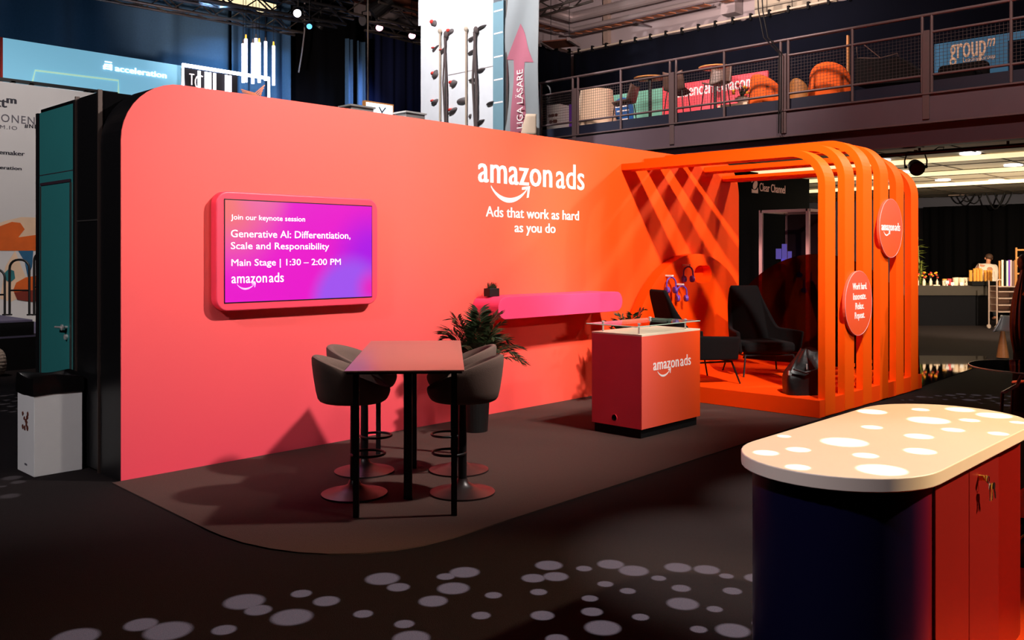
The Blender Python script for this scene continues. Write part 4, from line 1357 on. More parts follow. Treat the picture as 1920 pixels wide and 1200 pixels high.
def truss(name, label, p0, p1, w, r, m, n=None):
    p0, p1 = Vector(p0), Vector(p1)
    tg = (p1 - p0).normalized()
    sd_ = tg.cross(EZ).normalized(); up = sd_.cross(tg)
    L = (p1 - p0).length
    n = n or max(3, int(L / (w * 1.3)))
    t = thing(name, label, 'truss', p0)
    cs = [(-w / 2, -w / 2), (w / 2, -w / 2), (w / 2, w / 2), (-w / 2, w / 2)]
    b = MB()
    for (u, v) in cs:
        b.tube([p0 + sd_ * u + up * v, p1 + sd_ * u + up * v], r, 6)
    b.build('chords', m, t)
    b = MB()
    for k in range(4):
        a_, c_ = cs[k], cs[(k + 1) % 4]
        pts = [p0 + tg * (L * i / n) + sd_ * (a_ if i % 2 == 0 else c_)[0] + up * (a_ if i % 2 == 0 else c_)[1] for i in range(n + 1)]
        b.tube(pts, r * 0.6, 4)
    b.build('bracing', m, t)
    return t


truss('roof_truss', 'grey lattice truss running above the blue drape', at(150, -28, Y=27), at(560, 50, Y=27), 0.5, 0.045, M['truss'])
truss('roof_truss', 'black lattice truss above the hanging tube lamps', at(330, -22, Y=24), at(640, 34, Y=24), 0.5, 0.05, M['truss_black'])
truss('roof_truss', 'brown lit lattice truss above the black drape', at(575, -6, Y=25), at(672, 18, Y=25), 0.55, 0.05, M['truss'])
truss('roof_truss', 'bright lattice truss left of the climbing wall', at(700, 22, Y=24), at(800, 48, Y=24), 0.55, 0.05, M['truss'])
truss('roof_truss', 'lower lattice truss over the dark navy drape', at(690, 44, Y=28), at(800, 72, Y=28), 0.45, 0.05, M['truss'])
q0, q1 = at(640, -14, Y=29), at(800, 20, Y=29)
single(MB().obox((q0 + q1) / 2, (q1 - q0).length + 1, 0.35, 0.55, 0.0), 'roof_beam', M['timber'], 'rust brown roof beam left of the climbing wall top', 'beam')
q0, q1 = at(700, 28, Y=34), at(800, 36, Y=34)
single(MB().obox((q0 + q1) / 2, (q1 - q0).length + 2, 0.3, 1.1, 0.0), 'roof_panel', M['grey_wall'], 'pale grey roof panel behind the bright lattice truss', 'panel')
q0 = at(450, 2, Y=28)
single(MB().obox(q0, 2.4, 0.8, 0.14, 0.1), 'skylight_strip', M['strip'], 'bright cream ceiling lamp above the blue drape', 'lamp')


def stage_lamp(label, p, direction, m, s=1.0):
    p = Vector(p); dv = Vector(direction).normalized()
    t = thing('stage_lamp', label, 'spotlight', p, 'theatre lamps on the trusses')
    sd_ = dv.cross(EZ).normalized()
    MB().cyl(p + EZ * 0.40 * s, (p.x, p.y, 13.98), 0.012, 0.012, 6).build('drop_rod', M['black_metal'], t)
    MB().tube([p - dv * 0.22 * s, p + dv * 0.10 * s, p + dv * 0.16 * s], [0.10 * s, 0.14 * s, 0.15 * s], 18).build('housing', M['black_metal'], t)
    MB().tube([p + dv * 0.155 * s, p + dv * 0.168 * s], 0.135 * s, 18).build('lens', m, t)
    MB().tube([p + sd_ * 0.17 * s, p + sd_ * 0.18 * s + EZ * 0.25 * s, p - sd_ * 0.18 * s + EZ * 0.25 * s, p - sd_ * 0.17 * s], 0.016 * s, 6).build('yoke', M['black_metal'], t)
    MB().cyl(p + EZ * 0.24 * s, p + EZ * 0.42 * s, 0.03 * s, 0.03 * s, 8).build('clamp', M['black_metal'], t)
    return t


stage_lamp('bright white theatre lamp shining at the hall, above the edge of the lit blue drape', at(559, 26, Y=23.5), (-0.7, -0.75, -0.15), M['lamp'], 0.85)
stage_lamp('small blue glowing theatre lamp under the black truss', at(580, 48, Y=23.5), (-0.5, -0.75, -0.5), glow('lamp_face_blue', (60, 150, 230), 3), 0.6)
stage_lamp('dark theatre lamp hanging above the black drape', at(602, 45, Y=24.5), (-0.3, 0.5, -0.8), M['black_matt'], 0.9)
stage_lamp('pink glowing theatre lamp over the dark navy drape', at(711, 48, Y=27.4), (-0.4, -0.6, -0.7), M['lamp_pink'], 1.0)
stage_lamp('pink glowing theatre lamp next to the climbing wall', at(772, 63, Y=27.4), (-0.4, -0.6, -0.7), M['lamp_pink'], 1.0)
stage_lamp('large black theatre lamp above the narrow blue drapes', at(713, 14, Y=24.0), (-0.6, 0.5, -0.6), M['black_matt'], 2.0)
stage_lamp('grey theatre lamp left of the dark navy drape', at(688, 38, Y=25.0), (-0.9, -0.1, -0.2), M['alu'], 1.3)
single(MB().tube([at(571, 58, Y=29) + EZ * 5.5, at(571, 58, Y=29), at(566, 100, Y=29), at(560, 136, Y=29)], 0.03, 6), 'hanging_cable', M['duct'], 'grey cable slanting down in front of the black drape', 'cable')
q = at(690, 186, Y=20)
single(MB().tube([(q.x, q.y, 11), (q.x, q.y, 4.2)], 0.022, 6), 'hanging_rope', M['rope'], 'pale rope hanging left of the dark navy drape', 'rope')

# small monitor beyond the wall
mp0, mp1 = at(684, 188, Y=14), at(738, 196, Y=14)
t = thing('monitor', 'small white lit monitor with a tan frame showing above the long wall', 'monitor', ((mp0.x + mp1.x) / 2, 14, 0))
mz = (mp0.z + mp1.z) / 2
MB().box(mp0.x, mp1.x, 14, 14.08, mz - 0.52, mz).build('frame', M['wood'], t)
MB().box(mp0.x + 0.03, mp1.x - 0.03, 13.992, 14.0, mz - 0.49, mz - 0.03).build('screen', M['sign_glow'], t)
cxm = (mp0.x + mp1.x) / 2 + 0.05
MB().tube([(cxm - 0.07, 13.985, mz - 0.09), (cxm, 13.985, mz - 0.19), (cxm, 13.985, mz - 0.25)], 0.012, 5).tube([(cxm, 13.985, mz - 0.19), (cxm + 0.09, 13.985, mz - 0.09)], 0.012, 5).build('screen_emblem', M['ink'], t)
MB().cyl((cxm, 14.05, 0), (cxm, 14.05, mz - 0.5), 0.03, 0.03, 10).build('pole', M['black_metal'], t)
MB().lathe([(0.3, 0), (0.3, 0.02), (0.03, 0.03)], (cxm, 14.05, 0), 24).build('base', M['black_metal'], t)

for (pa, pb_, pt, lab) in ((654, 696, 199, 'white display counter left of the small lit monitor, its top just above the long wall'), (757, 792, 211, 'white display counter between the small lit monitor and the climbing wall')):
    a, b_ = at(pa, pt, Y=13.4), at(pb_, pt, Y=13.4)
    t = thing('display_counter', lab, 'counter', ((a.x + b_.x) / 2, 13.5, 0))
    zt = (a.z + b_.z) / 2
    MB().box(a.x, b_.x, 13.33, 13.66, 0, zt - 0.03).build('body', M['white'], t)
    MB().box(a.x - 0.03, b_.x + 0.03, 13.30, 13.69, zt - 0.03, zt).build('top', M['white'], t)

# ------------------------------------------------------------------ climbing wall and flag
KX = 13.0
c0_, c1_ = at(789, 100, X=KX), at(946, 100, X=KX)
t = thing('climbing_wall', 'tall white climbing wall block rising behind the long wall', 'climbing wall', (KX, (c0_.y + c1_.y) / 2, 0))
MB().box(KX, KX + 0.6, c1_.y + 0.32, c0_.y, 0, 9.0).build('panel', M['climb'], t)
q0, q1 = at(789, 30, X=KX), at(789, 48, X=KX)
MB().box(KX - 0.02, KX + 0.5, c0_.y, c0_.y + 0.06, q1.z, 9.0).build('side_fin', M['climb'], t)
MB().box(KX - 0.003, KX, c1_.y + 0.33, c0_.y - 0.9, 5.62, 5.635).build('panel_joint', M['duct'], t)
q = at(938, 100, X=KX)
MB().box(KX - 0.03, KX + 0.5, c1_.y, c1_.y + 0.30, 0, at(938, 3, X=KX).z).build('blue_strip', M['pale_blue'], t, label='pale blue strip on the right edge')
b = MB()
for py in (20, 62, 106, 149, 192):
    z = at(938, py, X=KX).z
    b.box(KX - 0.034, KX - 0.03, c1_.y + 0.02, c1_.y + 0.27, z - 0.015, z + 0.015)
b.build('strip_mark', M['white_letter'], t)
hold_list = [(814, 44, 1, 10, 14), (845, 60, 1, 11, 12), (817, 91, 1, 12, 6), (832, 95, 1, 13, 6), (817, 140, 1, 14, 12), (851, 157, 1, 15, 12), (816, 191, 1, 13, 9), (850, 208, 1, 15, 10),
             (904, 51, 0, 14, 6), (885, 73, 0, 13, 8), (885, 98, 0, 15, 6), (903, 131, 0, 16, 5), (886, 150, 0, 14, 6), (867, 189, 0, 17, 14), (921, 193, 0, 14, 6), (901, 228, 0, 13, 6), (882, 218, 0, 5, 8)]
for k, (px, py, red, w_, h_) in enumerate(hold_list):
    c = at(px, py, X=KX)
    D = c.dot(FW)
    rnd = random.Random(k)
    wy, hz = w_ / FPX * D * 0.72, h_ / FPX * D * 0.5
    b = MB()
    n = 14
    vs = []
    tilt = -0.5 if red else -0.2

    def hf(u, v):
        a = 2 * PI * u
        r = (1 - v) ** 0.5 * (1 + 0.22 * math.sin(2 * a + k) + 0.1 * math.sin(3 * a + 2 * k))
        y, z = wy * r * math.cos(a), hz * r * math.sin(a)
        return Vector((KX - 0.06 * v ** 0.6 * (1.2 if w_ > 12 else 0.8), c.y + y * math.cos(tilt) - z * math.sin(tilt), c.z + (y * math.sin(tilt) + z * math.cos(tilt))))
    b.grid(hf, n, 7, True)
    side = 'left rope pair' if px < 862 else 'right rope pair'
    col = 'red and grey' if red else 'grey'
    nth = ['topmost', 'second', 'third', 'fourth', 'fifth', 'sixth', 'seventh', 'lowest'][k] if red else ['topmost', 'second', 'third', 'fourth', 'fifth', 'largest', 'rightmost', 'lowest', 'smallest'][k - 8]
    hold = b.build('hold_body', M['hold_grey'], None, smooth=True)
    tt = thing('climbing_hold', (nth + ' of the ' + col + ' climbing holds by the ' + side), 'climbing hold', (KX, c.y, c.z), 'climbing holds on the white wall')
    for v in hold.data.vertices: v.co -= Vector((KX, c.y, c.z))
    hold.parent = tt
    if red:
        MB().ball((KX - 0.035, c.y + wy * 0.45, c.z + hz * 0.45), 0.05, wy * 0.55, hz * 0.6, 10).build('red_knob', M['hold_red'], tt, smooth=True, label='red resin knob')
for px, m_, w_, lab, pt in ((828, 'rope', 0.02, 'left pale rope on the climbing wall', 62), (877, 'rope', 0.02, 'right pale rope on the climbing wall', 58), (840, 'rope_dark', 0.035, 'dark double rope in the left half of the climbing wall', 68), (896, 'rope_dark', 0.05, 'thick dark rope in the right half of the climbing wall', 60)):
    c = at(px, pt, X=KX)
    y0 = c.y
    b = MB()
    if m_ == 'rope_dark':
        b.tube([(KX - 0.06, y0 + 0.05, c.z), (KX - 0.07, y0 - 0.03, c.z - 1.2), (KX - 0.06, y0 - 0.02, c.z - 2.2), (KX - 0.06, y0 - 0.09, 3.0), (KX - 0.06, y0 - 0.1, 0.3)], w_ * 0.55, 7)
        b.tube([(KX - 0.06, y0 + 0.02, c.z), (KX - 0.09, y0 + 0.06, c.z - 1.0), (KX - 0.06, y0 + 0.02, c.z - 2.0), (KX - 0.05, y0 + 0.04, 3.0), (KX - 0.05, y0 + 0.05, 0.3)], w_ * 0.55, 7)
        b.ball((KX - 0.06, y0, c.z + 0.03), 0.045, 0.06, 0.08, 8)
    else:
        b.tube([(KX - 0.05, y0, c.z), (KX - 0.05, y0, 0.1)], w_, 7)
        b.ball((KX - 0.05, y0, c.z + 0.03), 0.04, 0.05, 0.06, 8)
    single(b, 'climbing_rope', M[m_], lab, 'rope', 'ropes on the climbing wall', smooth=True)

# flag
f0, f1 = at(949, 100, X=KX - 0.1), at(1010, 100, X=KX - 0.1)
t = thing('hanging_flag', 'tall pale grey flag with a pink arrow beside the climbing wall', 'flag', (KX - 0.1, (f0.y + f1.y) / 2, 0))


def flag_x(y, z):
    return KX - 0.1 + 0.035 * math.sin(5 * (y + 0.55 * z)) + 0.02 * math.sin(11 * y + 3.1 * z)


MB().grid(lambda u, v: Vector((flag_x(f0.y + (f1.y - f0.y) * u, 2.6 + 6.2 * v), f0.y + (f1.y - f0.y) * u, 2.6 + 6.2 * v)), 30, 70).build('cloth', M['flag'], t, smooth=True, solid=0.01)


def on_flag(poly, name, m, off):
    """a print that follows the folds: polygon in (pixel row, pixel column) turned into a fine patch"""
    pts = [at(px, py, X=KX - 0.1) for px, py in poly]
    y = [p.y for p in pts]; z = [p.z for p in pts]
    bm_ = bmesh.new()
    fv = [bm_.verts.new((0, p.y, p.z)) for p in pts]
    bm_.faces.new(fv)
    for k in range(1, 26):
        yc = min(y) + (max(y) - min(y)) * k / 26
        bmesh.ops.bisect_plane(bm_, geom=bm_.verts[:] + bm_.edges[:] + bm_.faces[:], plane_co=(0, yc, 0), plane_no=(0, 1, 0))
    for k in range(1, 40):
        zc = min(z) + (max(z) - min(z)) * k / 40
        bmesh.ops.bisect_plane(bm_, geom=bm_.verts[:] + bm_.edges[:] + bm_.faces[:], plane_co=(0, 0, zc), plane_no=(0, 0, 1))
    bm_.verts.index_update()
    b = MB()
    b.add([Vector((flag_x(v.co.y, v.co.z) - off, v.co.y, v.co.z)) for v in bm_.verts], [tuple(v.index for v in f.verts) for f in bm_.faces])
    bm_.free()
    return b.build(name, m, t, smooth=True)


on_flag([(975, 44), (951, 112), (961, 112), (961, 300), (986, 300), (986, 117), (1002, 117)], 'printed_arrow', M['flag_pink'], 0.012)
a, b_ = at(979, 240, X=KX - 0.16), at(979, 130, X=KX - 0.16)
MB().text('LIGA L\u00c4SARE', (KX - 0.16, a.y - 0.02, a.z), EZ, EY, b_.z - a.z, 0.20, t=0.004, bold=0.004).build('lettering', M['white_letter'], t)
MB().cyl((KX - 0.1, f0.y - 0.02, 0), (KX - 0.1, f0.y - 0.02, 8.9), 0.03, 0.025, 10).build('pole', M['alu'], t)
p0, p1 = at(998, 222, X=KX - 0.22), at(985, 246, X=KX - 0.22)
MB().grid(lambda u, v: at(986 + 20 * u - 10 * (1 - v) * (1 - u), 214 + 40 * (1 - v), X=KX - 0.24) + NX * 0.05 * math.sin(3 * u), 12, 8).build('cream_scarf', M['cream_cloth'], t, smooth=True, solid=0.01, label='cream cloth hanging at its foot')

# ------------------------------------------------------------------ balcony
BX, BZ = 14.3, 4.25                        # front plane and floor of the balcony
byl = at(1006, 165, X=BX).y                # left end
byr = 1.6
struct(MB().box(BX + 0.10, 18.6, byr, 15.6, BZ - 0.10, BZ).build('trim_1', M['steel_dark']))
bpy.data.objects['trim_1'].name = 'floor_balcony'
struct(MB().box(18.5, 18.7, byr - 4, 16.0, BZ - 0.1, 12).build('wall_balcony', M['grey_wall']))
struct(MB().box(BX, 18.5, 15.6, 15.8, BZ - 0.1, 12).build('wall_balcony_end', M['grey_wall']))
t = thing('balcony_beam', 'purplish steel edge beam under the balcony railing', 'beam', (BX, 7.0, 3.48))
MB().box(BX - 0.03, BX + 0.10, byr, byl, 3.80, 4.235).build('fascia', M['steel_purple'], t)
MB().box(BX + 0.03, BX + 0.25, byr, byl, 3.47, 3.80).build('lower_fascia', M['steel_dark'], t)
MB().box(BX - 0.06, BX + 0.03, byr, byl, 3.785, 3.81).build('flange', M['rail'], t)
MB().box(BX - 0.06, BX + 0.10, byr, byl, 4.225, 4.25).build('upper_flange', M['rail'], t)
MB().box(BX + 0.02, BX + 0.26, byr, byl, 3.455, 3.475).build('lower_flange', M['dark_red'], t)
bounds = [1010, 1079, 1262, 1471, 1738, 1990]
mids = [None, 1164, 1358, 1598, 1896]
names = ['leftmost balcony railing bay, next to the climbing wall flag', 'balcony railing bay in front of the cream clothed table', 'balcony railing bay in front of the coral board with white lettering',
         'balcony railing bay in front of the round backed orange armchair', 'rightmost balcony railing bay, in front of the blue board']
for k in range(5):
    ya, yb = at(bounds[k], 100, X=BX).y - 0.07, at(bounds[k + 1], 100, X=BX).y + 0.07
    t = thing('railing_bay', names[k], 'railing', (BX, (ya + yb) / 2, BZ), 'balcony railing bays')
    for (z, r, nm) in ((5.44, 0.026, 'handrail'), (5.17, 0.021, 'upper_rail'), (4.52, 0.021, 'lower_rail')):
        e0 = ya + (0.07 if nm == 'handrail' else 0); e1 = yb - (0.07 if nm == 'handrail' else 0)
        MB().cyl((BX, e0, z), (BX, e1, z), r, r, 10).build(nm, M['rail'], t, smooth=True)
    ps = [ya, yb] + ([at(mids[k], 100, X=BX).y] if mids[k] else [])
    for y in ps:
        MB().cyl((BX, y, 4.26), (BX, y, 5.43), 0.024, 0.024, 10).build('post', M['rail'], t, smooth=True)
    b = MB()
    n = int((ya - yb) / 0.055)
    for i in range(1, n):
        y = ya + (yb - ya) * i / n
        b.box(BX + 0.006, BX + 0.0105, y - 0.00225, y + 0.00225, 4.53, 5.16)
    for i in range(1, 12):
        z = 4.53 + 0.63 * i / 12
        b.box(BX + 0.002, BX + 0.0065, yb, ya, z - 0.00225, z + 0.00225)
    b.build('wire_mesh', M['wire'], t)
    MB().box(BX + 0.03, BX + 0.05, yb, ya, 4.26, 4.44).build('kick_board', M['navy_board'], t, label='dark navy kick board')
    if k:
        yc = at(bounds[k], 100, X=BX).y
        tp_ = single(MB().box(BX - 0.05, BX + 0.0, yc - 0.05, yc + 0.05, 3.85, 5.20), 'balcony_post', M['rail'],
                     ['', 'flat steel post left of the cream clothed table', 'flat steel post left of the coral board', 'flat steel post between the two orange armchairs', 'flat steel post left of the blue board'][k], 'post', 'flat posts of the balcony railing', bevel=0.004)
q = at(1019, 175, X=BX)
single(MB().tube([(BX + 0.05, q.y + 0.16 * math.cos(a), q.z + 0.18 * math.sin(a)) for a in [2 * PI * i / 24 for i in range(24)]], 0.022, 7, True), 'cable_coil', M['black_metal'], 'coil of black cable hung on the left end of the balcony railing', 'cable', smooth=True)

# drape behind the balcony with its rail
drape('balcony_drape', (18.2, 15.2), (18.2, byr - 3), BZ, 7.04, M['drape_bnavy'], 'dark navy drape along the back of the balcony', 0.035, 0.8, 21)
drape('balcony_drape', (14.5, 15.25), (18.15, 15.25), BZ, 7.04, M['drape_bnavy'], 'short navy drape at the left end of the balcony', 0.035, 0.45, 22)
t = thing('curtain_rail', 'pale curtain rail with black ties above the balcony drape', 'rail', (18.2, 8, 7.06))
MB().tube([(14.5, 15.2, 7.09), (18.17, 15.2, 7.09), (18.17, byr - 3, 7.09)], 0.022, 8).build('rail_tube', M['rope'], t)
for i in range(30):
    y = 15.0 - i * 0.45
    if i > 28: break
    MB().box(18.13, 18.21, y - 0.025, y + 0.025, 7.00, 7.15).build('tie', M['black_matt'], t)
for i in range(5):
    x = 18.0 - i * 0.5
    MB().box(x - 0.025, x + 0.025, 15.16, 15.24, 7.00, 7.15).build('tie', M['black_matt'], t)
# services high on the wall
single(MB().tube([(14.0, 15.1, 7.95), (18.0, 15.1, 7.95), (18.0, 11.4, 7.95), (18.0, 11.4, 7.95 + 0.001), (18.0, 10.8, 7.95)], 0.13, 14), 'ventilation_duct', M['duct'], 'grey round duct bent along the corner above the balcony', 'duct', smooth=False)
single(MB().tube([(14.0, 15.2, 7.66), (18.15, 15.2, 7.66), (18.15, 10.9, 7.66)], 0.07, 12), 'service_pipe', M['duct'], 'thinner grey pipe below the round duct', 'pipe')
single(MB().box(15.6, 17.6, 5.0, 15.3, 8.75, 9.15), 'flat_duct', M['duct'], 'broad flat grey duct under the roof above the balcony', 'duct', bevel=0.05)
single(MB().box(16.0, 18.4, 4.0, 15.3, 9.7, 10.0), 'roof_deck', M['timber'], 'brown roof deck above the flat duct', 'roof panel')
single(MB().box(18.12, 18.45, 10.42, 10.78, 7.25, 8.7), 'grey_post', M['grey_wall'], 'grey boxed post in front of the wall above the balcony drape', 'post')
single(MB().tube([(18.1, 10.3, 7.9), (18.1, 9.7, 8.8), (17.8, 9.6, 8.6)], 0.12, 12), 'ventilation_duct', M['duct'], 'short slanting grey duct right of the boxed post', 'duct')
t = thing('tile_patch', 'tan block wall patch above the balcony drape', 'wall patch', (18.45, 8.9, 7.2))
MB().box(18.43, 18.49, 8.2, 10.1, 7.1, 9.2).build('patch', M['ceiling_tile'], t)
b = MB()
for i in range(8):
    z = 7.3 + i * 0.25
    b.box(18.42, 18.43, 8.2, 10.1, z - 0.008, z + 0.008)
for y in (8.6, 9.2, 9.8):
    b.box(18.42, 18.43, y - 0.008, y + 0.008, 7.1, 9.2)
b.build('joints', M['tile_gap'], t)


def ladder_tray(name, label, pts, wv, m1, m2, n):
    t = thing(name, label, 'cable tray', pts[0])
    wv = Vector(wv)
    for s in (-1, 1):
        MB().tube([Vector(p) + wv * s for p in pts], 0.025, 4).build('side_rail', m1, t)
    b = MB()
    for i in range(len(pts) - 1):
        p, q = Vector(pts[i]), Vector(pts[i + 1])
        k = max(2, int((q - p).length / 0.3))
        for j in range(k):
            c = p.lerp(q, (j + 0.5) / k)
            tg = (q - p).normalized()
            up = tg.cross(wv).normalized()
            b.add([c + wv * a_ + tg * c_ * 0.10 + up * d_ * 0.01 for d_ in (-1, 1) for a_ in (-1, 1) for c_ in (-1, 1)],
                  [(0, 1, 3, 2), (4, 6, 7, 5), (0, 4, 5, 1), (2, 3, 7, 6), (0, 2, 6, 4), (1, 5, 7, 3)])
    b.build('rungs', m2, t, label='rusty orange rungs')
    p = Vector(pts[0]).lerp(Vector(pts[1]), 0.5)
    e = Vector((18.5, p.y, p.z)) if abs(wv.x) > abs(wv.y) else Vector((p.x, 15.6, p.z))
    MB().tube([p - EZ * 0.03, e - EZ * 0.03], 0.02, 6).build('bracket', m1, t)
    return t


ladder_tray('cable_tray', 'rusty cable tray along the wall below the grey pipes', [(17.8, 15.0, 7.45), (17.8, 10.9, 7.45)], (0.22, 0, 0.02), M['rail'], M['tray'], 18)
ladder_tray('cable_tray', 'short cable tray in the far corner next to the flag', [(14.3, 14.9, 7.45), (17.5, 14.9, 7.45)], (0, 0.2, 0.02), M['rail'], M['tray'], 10)
ladder_tray('cable_tray', 'rusty cable tray climbing towards the roof in front of the grey wall', [(17.75, 10.6, 7.42), (17.75, 8.4, 7.42), (17.7, 6.6, 8.5)], (0.22, 0, 0.03), M['rail'], M['tray'], 14)
q = at(1050, 82, X=16.9)
t = thing('ceiling_heater', 'flat hanging heater panel in the corner above the balcony', 'heater', q)
MB().obox(q, 0.75, 0.75, 0.03, 0.35).build('panel', M['timber'], t)
for s in (-1, 1):
    MB().obox(q + Vector((0.36 * math.sin(0.35) * -s, 0.36 * math.cos(0.35) * s, 0)), 0.80, 0.07, 0.08, 0.35).build('edge', M['duct'], t)
    MB().cyl(q + Vector((0, 0.3 * s, 0)), q + Vector((0, 0.3 * s, 1.2)), 0.008, 0.008, 5).build('hanger', M['black_metal'], t)
single(MB().box(18.35, 18.49, 14.2, 14.35, 7.2, 9.5), 'wall_batten', M['trolley'], 'tan vertical batten on the wall in the far corner', 'batten')
truss('roof_truss', 'bright lattice truss at the roof right of the hanging flag', at(1004, 14, X=15.6), at(1102, -16, X=15.6), 0.35, 0.03, M['truss'])
for k, (px, lab) in enumerate(((1421, 'left one of two black cables hanging in front of the balcony'), (1429, 'right one of two black cables hanging in front of the balcony'))):
    single(MB().tube([at(px, -6, X=14.15), at(px + 1, 20, X=14.15), at(px + 11, 70, X=14.15), at(px + 40 - 4 * k, 100, X=14.2), at(px + 39 - 4 * k, 250, X=14.2)], 0.012, 6), 'hanging_cable', M['black_metal'], lab, 'cable')

# furniture on the balcony
ax = 15.6
p0, p1 = at(1090, 175, X=ax), at(1148, 175, X=ax)
yc, r0 = (p0.y + p1.y) / 2, abs(p0.y - p1.y) / 2
zt = at(1118, 171, X=ax).z


def cloth(u, v):
    a = 2 * PI * u
    r = r0 * 0.80 + (r0 * 0.34) * (1 - v) + 0.02 * math.sin(9 * a) * (1 - v)
    if v > 0.93: r *= (1 - v) / 0.07
    return Vector((ax + r * math.cos(a), yc + r * math.sin(a), BZ + 0.01 + (zt - BZ) * min(1, v / 0.93)))


single(MB().grid(cloth, 60, 15, True), 'clothed_table', M['cream_cloth'], 'high round table under a cream cloth on the balcony', 'table', smooth=True)
# leaning boards
bx_ = 17.4


def board(name, px0, px1, pyt, m, label, x=bx_, cat='board', bot=BZ):
    a, b_ = at(px0, pyt, X=x), at(px1, pyt - (px1 - px0) * 0.13, X=x)
    return a, b_, (a.z + b_.z) / 2


a, b_, zt = board('', 1146, 1241, 178, None, '')
single(MB().box(bx_, bx_ + 0.06, b_.y, a.y, BZ, zt), 'mint_board', M['teal_light'], 'mint green board standing at the back of the balcony', 'board')
a, b_, zt = board('', 1243, 1440, 163, None, '')
t = thing('coral_board', 'coral board with white lettering at the back of the balcony', 'board', (bx_, (a.y + b_.y) / 2, BZ))
MB().box(bx_ - 0.02, bx_ + 0.04, b_.y, a.y, BZ, zt + 0.03).build('board', M['coral'], t)
e0, e1 = at(1268, 181, X=bx_ - 0.02), at(1413, 166, X=bx_ - 0.02)
MB().text('essencemediacom', (bx_ - 0.021, e0.y, (e0.z + e1.z) / 2), NY, EZ, e0.y - e1.y, 0.27, t=0.005, bold=0.012).build('lettering', M['white_letter'], t)
xx = 16.6
c = at(1168, 205, X=xx)
t = thing('round_board', 'blue round topped board behind the left bar stool on the balcony', 'board', (xx, c.y, BZ))
rr_ = 0.30
ztop = at(1168, 183, X=xx).z
MB().prism([(-rr_, 0), (rr_, 0)] + arc(0, ztop - BZ - rr_, rr_, 0, 180, 16), (xx, c.y, BZ), NY, EZ, 0.03).build('board', M['round_blue'], t)
b = MB()
for k in range(5):
    z = ztop - 0.22 - 0.10 * k
    b.box(xx - 0.034, xx - 0.03, c.y - 0.17 - 0.02 * (k % 2), c.y + 0.20 - 0.05 * (k % 3), z, z + 0.03)
b.build('text_lines', M['white_letter'], t)
a = at(1025, 203, X=15.4); b_ = at(1049, 200, X=15.4)
t = thing('balcony_bin', 'white box bin with a small brown picture at the left end of the balcony', 'bin', (15.6, (a.y + b_.y) / 2, BZ))
MB().box(15.4, 15.9, b_.y, a.y, BZ, at(1035, 197, X=15.4).z).build('box', M['white'], t)
b = MB()
for k in range(8):
    b.prism([(0.05 * math.cos(q), 0.04 * math.sin(q)) for q in [2 * PI * i / 7 for i in range(7)]], (15.399, (a.y + b_.y) / 2 + 0.1 * math.sin(2.3 * k), BZ + 0.62 + 0.07 * math.cos(3.1 * k)), NY, EZ, 0.002 + 0.0004 * k)
b.build('printed_picture', M['choc'], t)
a = at(1067, 197, X=15.6); b_ = at(1073, 196, X=15.6)
single(MB().box(15.6, 15.65, b_.y, a.y, BZ, at(1069, 196, X=15.6).z), 'violet_board', M['violet'], 'narrow violet board next to the white box bin on the balcony', 'board')


def shell_stool(label, w=0.46):
    t = thing('shell_stool', label, 'bar stool', (0, 0, 0), 'shell bar stools on the balcony')

    def fn(u, v):
        s = (u - 0.5) * 2
        if v < 0.55:
            q = v / 0.55
            return Vector((s * w / 2 * (0.85 + 0.15 * q), -0.22 + 0.40 * q, 0.78 + 0.05 * s * s + 0.03 * (1 - q) ** 2 * -1))
        q = (v - 0.55) / 0.45
        return Vector((s * w / 2 * (1 - 0.1 * q), 0.18 + 0.10 * q - 0.04 * s * s, 0.78 + 0.05 * s * s + 0.34 * q))
    MB().grid(fn, 11, 15).build('seat_shell', M['chair_brown'], t, smooth=True, solid=0.025)
    for (x, y) in ((-0.16, -0.16), (0.16, -0.16), (-0.16, 0.14), (0.16, 0.14)):
        MB().cyl((x, y, 0.78), (x * 1.5, y * 1.55, 0), 0.011, 0.011, 7).build('leg', M['black_metal'], t)
    MB().tube([(-0.22, -0.22, 0.28), (0.22, -0.22, 0.28), (0.22, 0.2, 0.28), (-0.22, 0.2, 0.28)], 0.009, 6, True).build('foot_rail', M['black_metal'], t)
    return t


st = shell_stool('brown shell bar stool seen from its side in front of the mint board')
p = at(1172, 200, X=15.7); place(st, (15.7, p.y, BZ), math.radians(10 + 180 - 90 + 90))
p = at(1270, 190, X=15.3); dup(st, (15.3, p.y, BZ), math.radians(100), 'brown shell bar stool at the left end of the coral board')
p = at(1343, 190, X=15.1); dup(st, (15.1, p.y, BZ), math.radians(-85), 'brown shell bar stool with its back to the coral lettering')


def bistro(label, px, X, pt):
    c = at(px, pt, X=X)
    t = thing('bistro_table', label, 'table', (X, c.y, BZ), 'tall round tables on the balcony')
    MB().lathe([(0.02, c.z - BZ - 0.03), (0.34, c.z - BZ - 0.02), (0.35, c.z - BZ), (0.02, c.z - BZ)], (X, c.y, BZ), 28).build('tabletop', M['wood'], t)
    MB().cyl((X, c.y, BZ + 0.02), (X, c.y, c.z - 0.02), 0.035, 0.035, 10).build('column', M['black_metal'], t)
    MB().lathe([(0.25, 0), (0.25, 0.015), (0.03, 0.03)], (X, c.y, BZ), 24).build('base', M['black_metal'], t)


